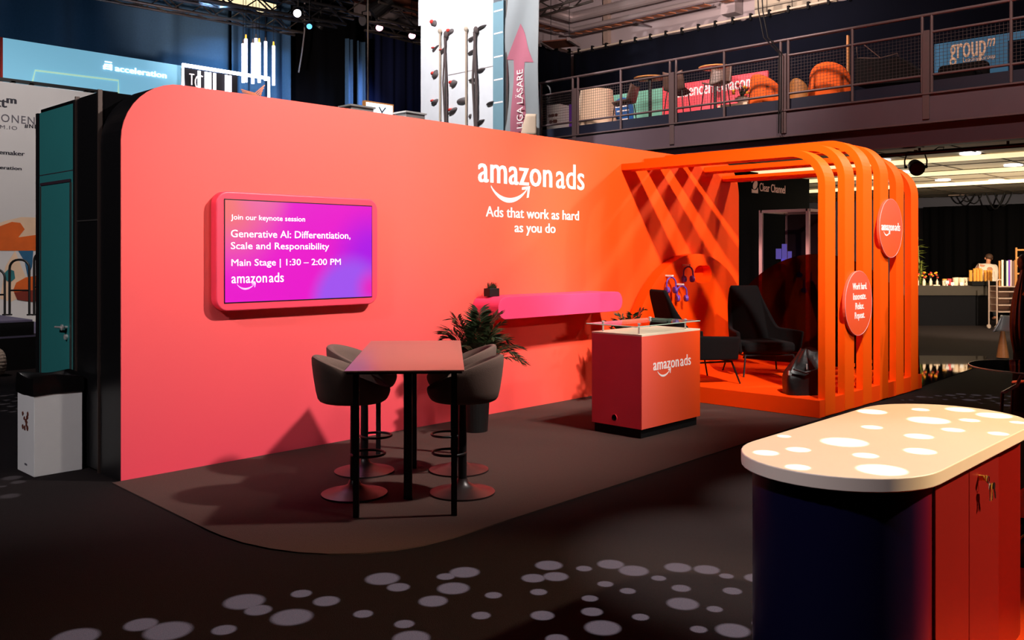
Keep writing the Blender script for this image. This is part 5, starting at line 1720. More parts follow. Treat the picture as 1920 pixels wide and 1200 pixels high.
bistro('tall round table between the two left bar stools on the balcony', 1219, 15.9, 146)
bistro('tall round table behind the coral lettering bar stool', 1341, 16.8, 126)
c = at(1393, 186, X=15.9)
t = thing('flower_bowl', 'bowl of red and orange flowers on a cream table on the balcony', 'flowers', (15.9, c.y, c.z))
MB().lathe([(0.08, -0.10), (0.16, 0.02), (0.15, 0.02), (0.06, -0.08)], c, 18).build('bowl', M['white'], t)
b, b2 = MB(), MB()
rnd = random.Random(9)
for k in range(20):
    q = c + Vector((rnd.uniform(-0.16, 0.16), rnd.uniform(-0.24, 0.24), rnd.uniform(0.02, 0.30)))
    MB().ball(q, 0.035, 0.035, 0.03, 7).build('blossom', M['flower2'] if k % 2 else M['flower'], t, smooth=True)
blades(MB(), c, 2, 0.3, 0.1, 0.01, rnd)
blades(b3 := MB(), c, 40, 0.34, 0.12, 0.012, rnd).build('leaves', M['leaf'], t)
a, b_ = at(1346, 195, X=15.7), at(1392, 190, X=15.7)
single(MB().box(15.7, 16.3, b_.y - 0.1, a.y, BZ, c.z - 0.10), 'low_cream_table', M['cream_cloth'], 'low cream covered table below the flower bowl on the balcony', 'table')


def tub_chair(name, label, px0, px1, pt, X, m, rz):
    a, b_ = at(px0, pt + 20, X=X), at(px1, pt + 20, X=X)
    r = abs(a.y - b_.y) / 2 / 1.0
    yc = (a.y + b_.y) / 2
    zt = at((px0 + px1) / 2, pt, X=X).z
    t = thing(name, label, 'armchair', (X, yc, BZ), 'armchairs on the balcony')

    def fn(u, v):
        ang = (u - 0.5) * 3.9
        top = (zt - BZ) * (1.0 - 0.42 * min(1, abs(ang) / 1.95) ** 2)
        rr = r * (1.0 - 0.16 * v)
        ca, sa = math.cos(ang + rz), math.sin(ang + rz)
        return Vector((X + rr * ca, yc + rr * sa, BZ + 0.12 + (top - 0.12) * v))
    MB().grid(fn, 30, 10).build('tub_back', m, t, smooth=True, solid=0.09, subsurf=1)
    MB().lathe([(r * 0.3, 0.26), (r * 0.84, 0.28), (r * 0.86, 0.42), (r * 0.6, 0.47), (0.02, 0.48)], (X, yc, BZ), 28).build('seat', m, t, smooth=True)
    for k in range(4):
        q = PI / 4 + k * PI / 2
        MB().cyl((X + r * 0.6 * math.cos(q), yc + r * 0.6 * math.sin(q), BZ + 0.27), (X + r * 0.75 * math.cos(q), yc + r * 0.75 * math.sin(q), BZ), 0.018, 0.014, 8).build('leg', M['wood'], t)
    return t


tub_chair('tub_armchair', 'orange armchair behind the flat post next to the flower bowl', 1410, 1475, 141, 15.3, M['chair_orange'], 2.6)
tub_chair('tub_armchair', 'round backed orange armchair right of the tan leather chair', 1521, 1594, 121, 15.2, M['chair_orange'], 3.3)
tub_chair('tub_armchair', 'small tan leather armchair between the two orange armchairs', 1484, 1518, 148, 15.8, M['chair_gold'], 3.0)
single(MB().box(15.6, 15.66, at(1590, 100, X=15.6).y, at(1587, 100, X=15.6).y, BZ, at(1588, 66, X=15.6).z), 'wooden_pole', M['wood'], 'thin tan pole standing behind the orange armchair', 'pole')
# net lounger outline
t = thing('net_lounger', 'dark net lounger with thin tan edges right of the round orange armchair', 'lounger', at(1650, 140, X=15.5))
q = [at(px, py, X=15.5) for px, py in ((1606, 88), (1608, 109), (1650, 109), (1683, 100), (1684, 106))]
MB().tube(q, 0.008, 6).tube([at(1620, 84, X=15.9), at(1650, 108, X=15.5)], 0.008, 6).build('tan_edge', M['chair_brown'], t)
b = MB()
g0 = [at(px, py, X=15.5) for px, py in ((1603, 110), (1650, 111), (1683, 106), (1735, 142), (1736, 150), (1604, 160))]
MB().prism([(-(p.y - g0[0].y), p.z - g0[0].z) for p in g0][::-1], g0[0], NY, EZ, -0.5).build('body', M['black_fabric'], t)
# blue board with lettering
X_ = 16.4
a, b_ = at(1752, 84, X=X_), at(1890, 70, X=X_)
zt = (at(1752, 83, X=X_).z + at(1890, 62, X=X_).z) / 2
t = thing('blue_board', 'blue board with cream lettering at the right end of the balcony', 'board', (X_, (a.y + b_.y) / 2, BZ))
MB().box(X_, X_ + 0.05, b_.y, a.y, BZ, zt).build('board', M['banner_blue'], t)
MB().box(X_, X_ + 0.05, b_.y - 3.0, b_.y, zt - 0.13, zt).build('board_strip', M['banner_blue'], t)
e0, e1 = at(1781, 112, X=X_ - 0.01), at(1848, 103, X=X_ - 0.01)
gz = at(1815, 107, X=X_).z
MB().text('group', (X_ - 0.001, e0.y, gz - 0.12), NY, EZ, e0.y - e1.y, 0.37, t=0.006, bold=0.012).build('lettering', M['cream_cloth'], t)
e2, e3 = at(1850, 90, X=X_), at(1864, 88, X=X_)
MB().text('m', (X_ - 0.001, e2.y, e2.z + 0.02), NY, EZ + NY * 0.2, e2.y - e3.y, 0.13, t=0.006, bold=0.01).build('lettering', M['cream_cloth'], t)
e2, e3 = at(1806, 112, X=X_), at(1866, 104, X=X_)
MB().text('Leading Group', (X_ - 0.001, e2.y, (e2.z + e3.z) / 2 - 0.07), NY, EZ, e2.y - e3.y, 0.11, t=0.006).build('lettering', M['cream_cloth'], t)
a, b_ = at(1752, 118, X=15.4), at(1846, 116, X=15.4)
t = thing('dark_sofa', 'dark sofa below the lettering of the blue board', 'sofa', (15.4, (a.y + b_.y) / 2, BZ))
MB().box(15.5, 15.75, b_.y, a.y, BZ + 0.1, at(1800, 117, X=15.5).z).build('back', M['black_fabric'], t, bevel=0.08)
MB().box(14.9, 15.5, b_.y, a.y, BZ + 0.1, BZ + 0.42).build('seat', M['black_fabric'], t, bevel=0.05)
for x in (14.96, 15.68):
    for y in (a.y - 0.08, b_.y + 0.08):
        MB().cyl((x, y, BZ), (x, y, BZ + 0.12), 0.025, 0.025, 8).build('leg', M['black_metal'], t)

# ------------------------------------------------------------------ zone under the balcony
CZ = 3.50
struct(MB().box(14.42, 28.4, -8, 22, CZ, CZ + 0.15).build('ceiling_bar', M['ceiling_tile']))
struct(MB().box(28.4, 28.6, -8, 22, 0, CZ).build('wall_bar', M['grey_band']))
t = thing('ceiling_grid', 'grid of dark joints in the tiled ceiling under the balcony', 'ceiling grid', (20, 4, CZ))
b = MB()
for i in range(22):
    x = 14.6 + i * 0.6
    if i % 2 == 0: b.box(x - 0.012, x + 0.012, -6, 16, CZ - 0.012, CZ)
for j in range(19):
    y = -6 + j * 1.2
    b.box(14.5, 28.3, y - 0.012, y + 0.012, CZ - 0.012, CZ)
b.build('joints', M['tile_gap'], t)
b = MB()
for k, (x, lab) in enumerate(((16.6, 'long cream tube lamp nearest to the balcony beam'), (19.4, 'long cream tube lamp in the middle of the tiled ceiling'), (22.6, 'long cream tube lamp furthest under the balcony'))):
    single(MB().box(x - 0.035, x + 0.035, -1.5, 12.0, CZ - 0.09, CZ - 0.014), 'tube_lamp', M['strip'], lab, 'lamp', 'long tube lamps under the balcony')
for k, (px, py) in enumerate(((1819, 287), (1900, 309), (1692, 322), (1768, 337), (1652, 300), (1868, 338))):
    p = at(px, py, Z=CZ - 0.01)
    lab = ['round ceiling light between the hanging black lamp and the right edge', 'round ceiling light nearest to the right picture edge', 'round ceiling light right behind the orange ribs', 'round ceiling light below the far tube lamp',
           'round ceiling light hidden mostly by the orange ribs', 'round ceiling light above the dark drape of the bar'][k]
    single(MB().lathe([(0.11, -0.02), (0.16, -0.02), (0.16, 0.012), (0.11, 0.012)], p, 20), 'downlight', M['downlight'], lab, 'lamp', 'round ceiling lights under the balcony')
p0, p1 = at(1600, 297, X=14.75), at(2000, 263, X=14.75)
zz = (at(1700, 290, X=14.75).z + at(1900, 272, X=14.75).z) / 2
t = thing('lamp_pipe', 'black pipe under the balcony carrying a theatre lamp', 'pipe', (14.75, 6, zz))
MB().cyl((14.75, p1.y, zz), (14.75, p0.y + 2.5, zz), 0.035, 0.035, 10).build('pipe', M['black_metal'], t)
for px in (1724, 1890, 1560):
    y = at(px, 280, X=14.75).y
    MB().cyl((14.75, y, zz), (14.75, y, CZ - 0.004), 0.02, 0.02, 8).build('drop_rod', M['black_metal'], t)
MB().tube([at(1752, 281, X=14.74), at(1760, 276, X=14.7), at(1770, 276, X=14.7), at(1768, 281, X=14.74)], 0.008, 6).build('cable_loop', M['black_metal'], t)
lp = at(1717, 313, X=14.75)
t = thing('theatre_lamp', 'black theatre lamp with a round lens hanging from the pipe beside the orange ribs', 'spotlight', lp)
dv = Vector((-0.75, -0.45, -0.30)).normalized()
sd_ = dv.cross(EZ).normalized()
MB().tube([lp - dv * 0.16, lp - dv * 0.10, lp + dv * 0.06, lp + dv * 0.12], [0.06, 0.10, 0.115, 0.118], 20).build('housing', M['black_metal'], t)
MB().tube([lp + dv * 0.118, lp + dv * 0.126], 0.10, 20).build('lens', M['gloss_black'], t)
MB().tube([lp + sd_ * 0.16, lp + sd_ * 0.165 + EZ * 0.10, lp + sd_ * 0.12 + EZ * 0.24, lp - sd_ * 0.12 + EZ * 0.24, lp - sd_ * 0.165 + EZ * 0.10, lp - sd_ * 0.16], 0.012, 8).build('yoke', M['black_metal'], t)
MB().cyl(lp + EZ * 0.19, (lp.x, lp.y, zz + 0.05), 0.03, 0.03, 10).build('clamp', M['black_metal'], t)
for s in (-1, 1):
    MB().cyl(lp + sd_ * 0.13 * s, lp + sd_ * 0.17 * s, 0.025, 0.025, 10).build('knob', M['black_metal'], t)

# back drape of the bar
dz = at(1800, 386, X=28.0).z
drape('bar_drape', (28.0, at(1731, 400, X=28.0).y), (28.0, -5), 0, dz, M['void'], 'black drape behind the buffet table', 0.06, 0.35, 31)
t = thing('projector_mount', 'pale projector with loose black cables under the far ceiling edge', 'projector', at(1795, 361, X=27.6))
q0, q1 = at(1780, 361, X=27.6), at(1813, 360, X=27.6)
MB().box(27.5, 27.75, q1.y, q0.y, q0.z - 0.10, q0.z + 0.10).build('body', M['trolley'], t)
MB().box(27.55, 27.65, (q0.y + q1.y) / 2 - 0.03, (q0.y + q1.y) / 2 + 0.03, q0.z + 0.10, CZ).build('mount', M['black_metal'], t)
b = MB()
for (xa, xb, sag) in ((1795, 1832, 22), (1806, 1846, 26), (1847, 1885, 36), (1862, 1900, 30)):
    b.tube([at(xa + (xb - xa) * i / 10, 356 + sag * math.sin(PI * i / 10), X=27.5) for i in range(11)], 0.02, 5)
b.build('cables', M['black_metal'], t, smooth=True)

# black booth with lettering beyond the pergola
YB = 9.0
a, b_ = at(1380, 345, Y=YB), at(1517.5, 345, Y=YB)
t = thing('dark_booth', 'tall black booth wall with pale lettering behind the pergola', 'booth', ((a.x + b_.x) / 2, YB, 0))
MB().box(a.x - 0.6, b_.x, YB, YB + 0.3, 0, 3.44).build('wall', M['void'], t)
e0, e1 = at(1424, 350, Y=YB), at(1472, 356, Y=YB)
MB().text('Clear Channel', (e0.x, YB, e0.z - 0.09), EX, EZ, e1.x - e0.x, 0.17, t=0.005, bold=0.006).build('lettering', M['case_frame'], t)
e2, e3 = at(1409, 352, Y=YB), at(1421, 352, Y=YB)
w_ = e3.x - e2.x
b = MB()
b.prism([(0.0, -0.10), (w_, -0.10), (w_, 0.02), (w_ * 0.75, -0.03), (w_ * 0.35, -0.04), (0.0, -0.02)], (e2.x, YB, e2.z), EX, EZ, 0.006)
b.prism([(w_ * 0.55 + 0.42 * w_ * math.cos(q) * math.cos(0.7) - 0.07 * math.sin(q) * math.sin(0.7), 0.06 + 0.42 * w_ * math.cos(q) * math.sin(0.7) + 0.07 * math.sin(q) * math.cos(0.7)) for q in [2 * PI * i / 20 for i in range(20)]], (e2.x, YB, e2.z), EX, EZ, 0.006)
b.prism([(0, 0.10), (w_ * 0.25, 0.13), (0.0, 0.16)], (e2.x, YB, e2.z), EX, EZ, 0.006)
b.build('booth_emblem', M['case_frame'], t)

# glass showcase with a pale frame
A_ = at(1427, 392, X=15.5); B_ = at(1515, 386, X=15.5)
zc = 2.62
t = thing('glass_showcase', 'glass showcase with a white frame coloured as if lit pink on a black plinth beyond the tinted screen', 'showcase', (16.0, (A_.y + B_.y) / 2, 0))
y0, y1 = B_.y, A_.y
MB().box(15.45, 16.6, y0 - 0.05, y1 + 0.05, 0, 0.22).build('plinth', M['black_matt'], t)
for (x, y) in ((15.5, y0), (15.5, y1), (16.55, y0), (16.55, y1)):
    MB().box(x - 0.03, x + 0.03, y - 0.03, y + 0.03, 0.22, zc).build('frame_post', M['case_frame'], t)
for y in (y0, y1):
    MB().box(15.5, 16.55, y - 0.03, y + 0.03, zc - 0.05, zc).build('frame_bar', M['case_frame'], t)
for x in (15.5, 16.55):
    MB().box(x - 0.03, x + 0.03, y0, y1, zc - 0.05, zc).build('frame_bar', M['case_frame'], t)
MB().box(15.49, 15.50, y0 + 0.03, y1 - 0.03, 0.24, zc - 0.06).build('front_pane', M['clear'], t)
MB().box(16.50, 16.54, y0 + 0.03, y1 - 0.03, 0.22, zc - 0.06).build('back_panel', M['dark_red'], t)
t = thing('hanging_print', 'small violet lit picture hanging inside the glass showcase', 'picture', at(1470, 476, X=16.1))
p = at(1470, 476, X=16.1)
b = MB()
for (u, v, w_, h_) in ((-0.12, 0.0, 0.10, 0.2), (0.0, 0.02, 0.09, 0.34), (0.11, -0.05, 0.07, 0.2), (-0.02, -0.22, 0.08, 0.25)):
    b.box(16.1, 16.13, p.y - u - w_ / 2, p.y - u + w_ / 2, p.z + v - h_ / 2, p.z + v + h_ / 2)
b.build('print', glow('violet_light', (120, 100, 200), 0.6), t)
MB().box(16.11, 16.12, p.y - 0.005, p.y + 0.005, p.z, zc - 0.04).build('thread', M['black_metal'], t)
p = at(1532, 502, X=17.5)
t = thing('violet_tube_lamp', 'upright violet white tube lamp glimpsed behind the first orange rib', 'lamp', (17.5, p.y, 0))
MB().cyl((17.5, p.y, 1.2), (17.5, p.y, 1.9), 0.05, 0.05, 10).build('tube', glow('violet_tube', (220, 150, 255), 6), t)
MB().cyl((17.5, p.y, 0.02), (17.5, p.y, 1.2), 0.03, 0.03, 8).build('pole', M['black_metal'], t)
MB().lathe([(0.2, 0), (0.2, 0.02), (0.03, 0.03)], (17.5, p.y, 0), 20).build('base', M['black_metal'], t)

# mirror black floor panel
q = [at(1700, 668, Z=0), at(1845, 668, Z=0), at(1840, 688, Z=0), at(1728, 724, Z=0), at(1690, 724, Z=0)]
tag(MB().prism([(p.x - 14, p.y - 5) for p in [at(1640, 667, Z=0), at(1850, 669, Z=0), at(1842, 686, Z=0), at(1729, 725, Z=0), at(1700, 735, Z=0)]][::-1], (14, 5, 0.002), EX, EY, 0.012).build('mirror_floor_panel', M['gloss_black']), 'gloss black floor panel mirroring the buffet right of the pergola', 'floor panel')

# ------------------------------------------------------------------ buffet
bd_ = 22.6
T0, T1 = at(1640, 535, D=bd_), at(1858, 535, D=bd_)
tz_ = 1.0
ux = (T1 - T0); ux.z = 0; Lb = ux.length; ux.normalize()
uy = Vector((-ux.y, ux.x, 0))
if uy.dot(FW) < 0: uy = -uy
o = Vector((T0.x, T0.y, 0))
t = thing('buffet_table', 'long buffet table under black cloth in front of the black drape', 'table', o + ux * Lb / 2)


def obb(b, u0, u1, v0, v1, z0, z1):
    q = [o + ux * u0 + uy * v0, o + ux * u1 + uy * v0, o + ux * u1 + uy * v1, o + ux * u0 + uy * v1]
    return b.add([Vector((p.x, p.y, z)) for z in (z0, z1) for p in q], [(3, 2, 1, 0), (4, 5, 6, 7), (0, 1, 5, 4), (1, 2, 6, 5), (2, 3, 7, 6), (3, 0, 4, 7)])


obb(MB(), 0, Lb, 0.03, 0.85, 0.0, 0.97).build('skirt', M['black_table_linen' if False else 'drape_black'], t)
obb(MB(), -0.02, Lb + 0.02, 0.0, 0.87, tz_ - 0.24, tz_).build('top_cloth', M['table_black'], t, label='brown black top cloth')


def bpt(px, v, z=tz_):
    """point on the table top below a photo column"""
    c = at(px, 535, D=bd_ + v)
    return Vector((c.x, c.y, z))


for k, (px, dv_) in enumerate(((1791.5, 0.15), (1803.0, 0.12), (1797.0, 0.3), (1812.0, 0.25))):
    c = bpt(px, dv_)
    t = thing('mug', ['cream mug in front at the left', 'cream mug in front in the middle of the mugs', 'cream mug at the back of the mugs', 'cream mug on the right with its handle showing'][k] + ' on the buffet', 'mug', c, 'cream mugs on the buffet')
    MB().lathe([(0.065, 0), (0.07, 0.01), (0.07, 0.20), (0.06, 0.20), (0.06, 0.02)], c, 18).build('cup', M['mug'], t, smooth=True)
    hd_ = RT
    MB().tube([c + hd_ * (0.068 + 0.06 * math.sin(q)) + EZ * (0.11 + 0.07 * math.cos(q)) for q in [PI * i / 8 for i in range(9)]], 0.011, 6).build('handle', M['mug'], t, smooth=True)
trayp = bpt(1838, 0.2)
tt = single(MB().obox(trayp + EZ * 0.06, 0.66, 0.5, 0.10, math.atan2(RT.y, RT.x)), 'cup_stand', M['black_matt'], 'low black stand under the kraft paper cups', 'stand')
for k, (px, h, v) in enumerate(((1820, 0.28, 0.05), (1827.5, 0.32, 0.05), (1833.5, 0.30, 0.05), (1839.5, 0.30, 0.05), (1847, 0.28, 0.05), (1853, 0.28, 0.06), (1857.5, 0.28, 0.10), (1831, 0.33, 0.25), (1837, 0.33, 0.25))):
    c = bpt(px, v, tz_ + 0.112)
    lab = ['leftmost stack', 'second stack from the left', 'third stack from the left', 'fourth stack from the left', 'fifth stack from the left', 'sixth stack from the left', 'rightmost stack', 'tall left stack in the back row', 'tall right stack in the back row'][k]
    b = MB()
    prof_ = []
    n_ = 7
    for i in range(n_):
        prof_ += [(0.032, h * i / n_), (0.043, h * (i + 0.95) / n_)]
    single(b.lathe(prof_, c, 14), 'cup_stack', M['tan_cup'], lab + ' of kraft paper cups on the buffet', 'cups', 'kraft cup stacks on the buffet')
c = bpt(1780, 0.3)
single(MB().obox(c + EZ * 0.085, 0.13, 0.10, 0.17, 0.5), 'red_tin', M['red_box'], 'red tin on the buffet beside the mugs', 'tin')
c = bpt(1771, 0.12)
t = thing('jar', 'glass jar with a gold lid on the buffet', 'jar', c)
MB().lathe([(0.05, 0), (0.055, 0.01), (0.055, 0.12), (0.04, 0.14)], c, 16).build('body', M['mug'], t)
MB().lathe([(0.055, 0.14), (0.055, 0.17), (0.01, 0.172)], c, 16).build('lid', M['tan_cup'], t)
for k, (px, lab) in enumerate(((1776, 'white label card in front of the jar'), (1786, 'white label card below the left mug'), (1803, 'white label card below the middle mug'))):
    c = bpt(px, 0.02)
    single(MB().obox(c + EZ * (0.05 if k else 0.09), 0.085, 0.012, 0.075, math.atan2(RT.y, RT.x)).obox(c + EZ * 0.02, 0.03, 0.03, 0.04, 0.2), 'label_card', M['white'], lab + ' on the buffet', 'card', 'label cards on the buffet')
c = bpt(1760, 0.3)
single(MB().obox(c + EZ * 0.05, 0.26, 0.16, 0.10, math.atan2(RT.y, RT.x)), 'black_box', M['black_matt'], 'black box between the flowers and the jar on the buffet', 'box')
single(MB().obox(bpt(1755, 0.05) + EZ * 0.012, 0.16, 0.1, 0.024, math.atan2(RT.y, RT.x)), 'napkin_pile', M['mug'], 'flat pile of cream napkins left on the buffet', 'napkins')
c = bpt(1735, 0.25)
rnd = random.Random(4)
fl = ['leftmost', 'second', 'third', 'fourth', 'fifth', 'sixth', 'rightmost']
for k in range(7):
    q = c + RT * (-0.24 + 0.085 * k) + FW * (0.08 if k % 2 else -0.06)
    t = thing('flower_bottle', fl[k] + ' of the bottles of orange flowers at the left end of the buffet', 'flowers', q, 'flower bottles on the buffet')
    MB().lathe([(0.028, 0), (0.03, 0.10), (0.012, 0.14), (0.012, 0.18)], q, 10).build('bottle', M['mug'], t, smooth=True)
    for j in range(4):
        w_ = q + Vector((rnd.uniform(-0.04, 0.04), rnd.uniform(-0.04, 0.04), rnd.uniform(0.20, 0.33)))
        MB().ball(w_, 0.03, 0.03, 0.024, 7).build('blossom', M['flower'] if j % 3 else M['flower2'], t, smooth=True)
    blades(b4 := MB(), q + EZ * 0.16, 7, 0.16, 0.05, 0.006, rnd).build('leaves', M['leaf'], t)
# bamboo behind the flowers
c = at(1722, 560, D=23.9)
c.z = 0
t = thing('bamboo_plant', 'tall yellow green bamboo in a pot behind the last orange rib', 'plant', c)
MB().lathe([(0.16, 0), (0.2, 0.4), (0.17, 0.4), (0.15, 0.33)], c, 24).build('pot', M['pot'], t)
b, b2 = MB(), MB()
rnd = random.Random(31)
for k in range(9):
    q = c + Vector((rnd.uniform(-0.1, 0.1), rnd.uniform(-0.1, 0.1), 0.36))
    top = q + Vector((rnd.uniform(-0.2, 0.2), rnd.uniform(-0.2, 0.2), rnd.uniform(1.2, 1.95)))
    b.tube([q, (q + top) / 2 + Vector((0, 0, 0.05)), top], 0.010, 5)
    for j in range(24):
        p = q.lerp(top, 0.3 + 0.7 * rnd.random())
        a_ = rnd.uniform(0, 6.28)
        d_ = Vector((math.cos(a_), math.sin(a_), rnd.uniform(-0.3, 0.6))).normalized()
        sd_ = d_.cross(EZ).normalized() * 0.016
        L = rnd.uniform(0.15, 0.30)
        b2.add([p, p + d_ * L * 0.4 + sd_, p + d_ * L - EZ * 0.03, p + d_ * L * 0.4 - sd_], [(0, 1, 2, 3)])
b.build('canes', M['leaf2'], t)
b2.build('leaves', M['leaf2'], t)

# server behind the buffet, bent forward, seen from behind


def skin_mesh(name, joints, edges, m, parent, sub=2):
    me = bpy.data.meshes.new('tmp')
    off = Vector(parent['_w'])
    keys = list(joints)
    me.from_pydata([tuple(Vector(joints[k][0]) - off) for k in keys], [(keys.index(a), keys.index(b)) for a, b in edges], [])
    ob = bpy.data.objects.new('tmp', me)
    S.collection.objects.link(ob)
    md = ob.modifiers.new('skin', 'SKIN')
    md.use_smooth_shade = True
    for i, k in enumerate(keys):
        r = joints[k][1]
        me.skin_vertices[0].data[i].radius = r if isinstance(r, tuple) else (r, r)
    me.skin_vertices[0].data[0].use_root = True
    s_ = ob.modifiers.new('sub', 'SUBSURF'); s_.levels = sub; s_.render_levels = sub
    dg = bpy.context.evaluated_depsgraph_get()
    out = bpy.data.meshes.new_from_object(ob.evaluated_get(dg))
    out.name = name
    bpy.data.objects.remove(ob)
    out.materials.clear(); out.materials.append(m)
    for p in out.polygons: p.use_smooth = True
    o_ = bpy.data.objects.new(name, out)
    S.collection.objects.link(o_)
    o_.parent = parent
    return o_


pc = at(1857, 535, D=24.3); pc.z = 0


def F(r, f, z):
    return pc + RT * r + FW * f + EZ * z


t = thing('person', 'person in a white shirt seen from behind, bent over behind the buffet cups', 'person', pc)
J = dict(pelvis=(F(0.02, 0, 0.95), 0.115), belly=(F(0.02, 0.02, 1.12), 0.11), chest=(F(-0.01, 0.10, 1.34), 0.12), neck0=(F(0.03, 0.18, 1.52), 0.065), neck=(F(0.06, 0.22, 1.60), 0.055),
         head=(F(0.09, 0.25, 1.68), (0.088, 0.10)), crown=(F(0.11, 0.27, 1.77), (0.06, 0.07)),
         shl=(F(-0.21, 0.14, 1.46), 0.07), ell=(F(-0.28, 0.30, 1.22), 0.05), wrl=(F(-0.18, 0.45, 1.08), 0.035), hal=(F(-0.14, 0.52, 1.04), 0.04),
         shr=(F(0.19, 0.14, 1.44), 0.07), elr=(F(0.25, 0.26, 1.19), 0.05), wrr=(F(0.18, 0.46, 1.06), 0.035), har=(F(0.15, 0.53, 1.03), 0.04),
         hl=(F(-0.09, 0, 0.90), 0.10), kl=(F(-0.10, 0.03, 0.50), 0.07), al=(F(-0.10, -0.01, 0.09), 0.045), fl=(F(-0.11, 0.14, 0.04), 0.04),
         hr=(F(0.12, 0, 0.90), 0.10), kr=(F(0.13, 0.03, 0.50), 0.07), ar=(F(0.13, -0.01, 0.09), 0.045), fr=(F(0.14, 0.14, 0.04), 0.04))
E = [('pelvis', 'belly'), ('belly', 'chest'), ('chest', 'neck0'), ('neck0', 'neck'), ('neck', 'head'), ('head', 'crown'), ('chest', 'shl'), ('shl', 'ell'), ('ell', 'wrl'), ('wrl', 'hal'),
     ('chest', 'shr'), ('shr', 'elr'), ('elr', 'wrr'), ('wrr', 'har'), ('pelvis', 'hl'), ('hl', 'kl'), ('kl', 'al'), ('al', 'fl'), ('pelvis', 'hr'), ('hr', 'kr'), ('kr', 'ar'), ('ar', 'fr')]
skin_mesh('body', J, E, M['skin'], t)
g = lambda k, s_: (J[k][0], tuple(v * s_ for v in J[k][1]) if isinstance(J[k][1], tuple) else J[k][1] * s_)
sk = {k: g(k, 1.18) for k in ('belly', 'chest', 'neck0', 'shl', 'ell', 'wrl', 'shr', 'elr', 'wrr', 'pelvis')}
sk['neck0'] = (F(0.02, 0.16, 1.49), 0.085)
sk['belly'] = (J['belly'][0], 0.165); sk['chest'] = (J['chest'][0], 0.18); sk['pelvis'] = (J['pelvis'][0], 0.165)
for q in ('shl', 'shr'): sk[q] = (J[q][0], 0.095)
for q in ('ell', 'elr'): sk[q] = (J[q][0], 0.07)
for q in ('wrl', 'wrr'): sk[q] = (J[q][0], 0.052)
skin_mesh('shirt', dict([('belly', sk['belly'])] + [(k, v) for k, v in sk.items() if k != 'belly']), [e for e in E if e[0] in sk and e[1] in sk], M['shirt'], t)
tr = {k: g(k, 1.3) for k in ('pelvis', 'hl', 'kl', 'al', 'hr', 'kr', 'ar')}
skin_mesh('trousers', tr, [e for e in E if e[0] in tr and e[1] in tr], M['trousers'], t)
MB().ball(F(0.09, 0.235, 1.715), 0.096, 0.10, 0.095, 16).build('hair', M['hair'], t, smooth=True)
for s_ in (-1, 1):
    MB().ball(F(0.09 + 0.092 * s_, 0.26, 1.675), 0.018, 0.02, 0.032, 8).build('ear', M['skin'], t, smooth=True)

# trolley, standing rolls
c = at(1882, 570, D=21.6); c.z = 0
az_ = math.atan2(RT.y, RT.x)
Rz = Matrix.Rotation(az_, 3, 'Z')


def loc_(r, f, z):
    return c + RT * r + FW * f + EZ * z


t = thing('tray_trolley', 'steel tray trolley with four shelves and castors right of the buffet', 'trolley', c)
for z in (0.42, 0.58, 0.74, 0.90, 1.02):
    MB().obox(loc_(0.02, 0, z), 0.50, 0.40, 0.022, m=Rz).build('shelf', M['trolley'], t)
MB().obox(loc_(0.25, 0, 0.72), 0.02, 0.40, 0.62, m=Rz).build('side_panel', M['trolley'], t)
MB().obox(loc_(0.02, 0.2, 0.72), 0.48, 0.02, 0.62, m=Rz).build('back_panel', M['trolley'], t)
for (r, f) in ((-0.26, -0.18), (0.26, -0.18), (-0.26, 0.18), (0.26, 0.18)):
    MB().tube([loc_(r, f, 0.10), loc_(r, f, 1.06 if r > 0 else 1.16)], 0.018, 8).build('upright', M['trolley'], t)
    cz_ = loc_(r, f, 0.05)
    MB().tube([cz_ - FW * 0.018, cz_ + FW * 0.018], 0.05, 14).build('castor', M['rubber'], t)
MB().tube([loc_(-0.26, -0.18, 1.15), loc_(-0.22, -0.18, 1.19), loc_(-0.16, -0.18, 1.18)], 0.016, 8).build('push_handle', M['trolley'], t)
cols = [('chair_gold', 1874), ('mug', 1879.5), ('black_matt', 1884), ('glass_edge', 1888.5), ('violet', 1892), ('case_frame', 1895), ('chair_brown', 1899.5), ('chair_gold', 1903.5)]
nm = ['leftmost', 'second', 'third', 'fourth', 'fifth', 'sixth', 'seventh', 'rightmost']
for k, (m_, px) in enumerate(cols):
    q = at(px, 500, D=21.55); q.z = 1.033
    single(MB().tube([q, q + EZ * (0.62 if k % 3 else 0.60)], 0.024 if k not in (2, 6) else 0.03, 10), 'upright_roll', M[m_], nm[k] + ' of the upright rolls standing on the tray trolley', 'roll', 'upright rolls on the trolley')
# ladder back rack
c = at(1914, 470, D=22.8); c.z = 0
t = thing('ladder_rack', 'tan wooden ladder rack at the right picture edge in front of the black drape', 'rack', c)
for s_ in (-1, 1):
    MB().obox(loc_(0.045 + 0.16 * s_, 0, 0.98), 0.035, 0.03, 1.96, m=Rz).build('side_post', M['wood'], t)
for k in range(9):
    MB().obox(loc_(0.045, 0, 0.30 + 0.20 * k), 0.30, 0.025, 0.04, m=Rz).build('rung', M['wood'], t)

# draped coat on a stand at the right edge
c = at(1924, 770, Z=0)
t = thing('coat_stand', 'glossy black quilted coat draped on a black stand at the right picture edge', 'coat', c)
Dc = c.dot(FW)


def coat(u, v):
    a = 2 * PI * u
    z = 0.66 + 0.98 * v
    w_ = [0.145, 0.17, 0.18, 0.165, 0.135, 0.10, 0.055][min(6, int(v * 6.999))]
    i = min(5, int(v * 6)); f_ = v * 6 - i
    ws = [0.125, 0.16, 0.172, 0.165, 0.14, 0.10, 0.05]
    w_ = ws[i] + (ws[i + 1] - ws[i]) * f_
    pl = 0.010 * math.sin(18 * a) * (1 - v)
    return c + RT * ((w_ + pl) * math.cos(a)) + FW * ((w_ * 0.8 + pl) * math.sin(a)) + EZ * z


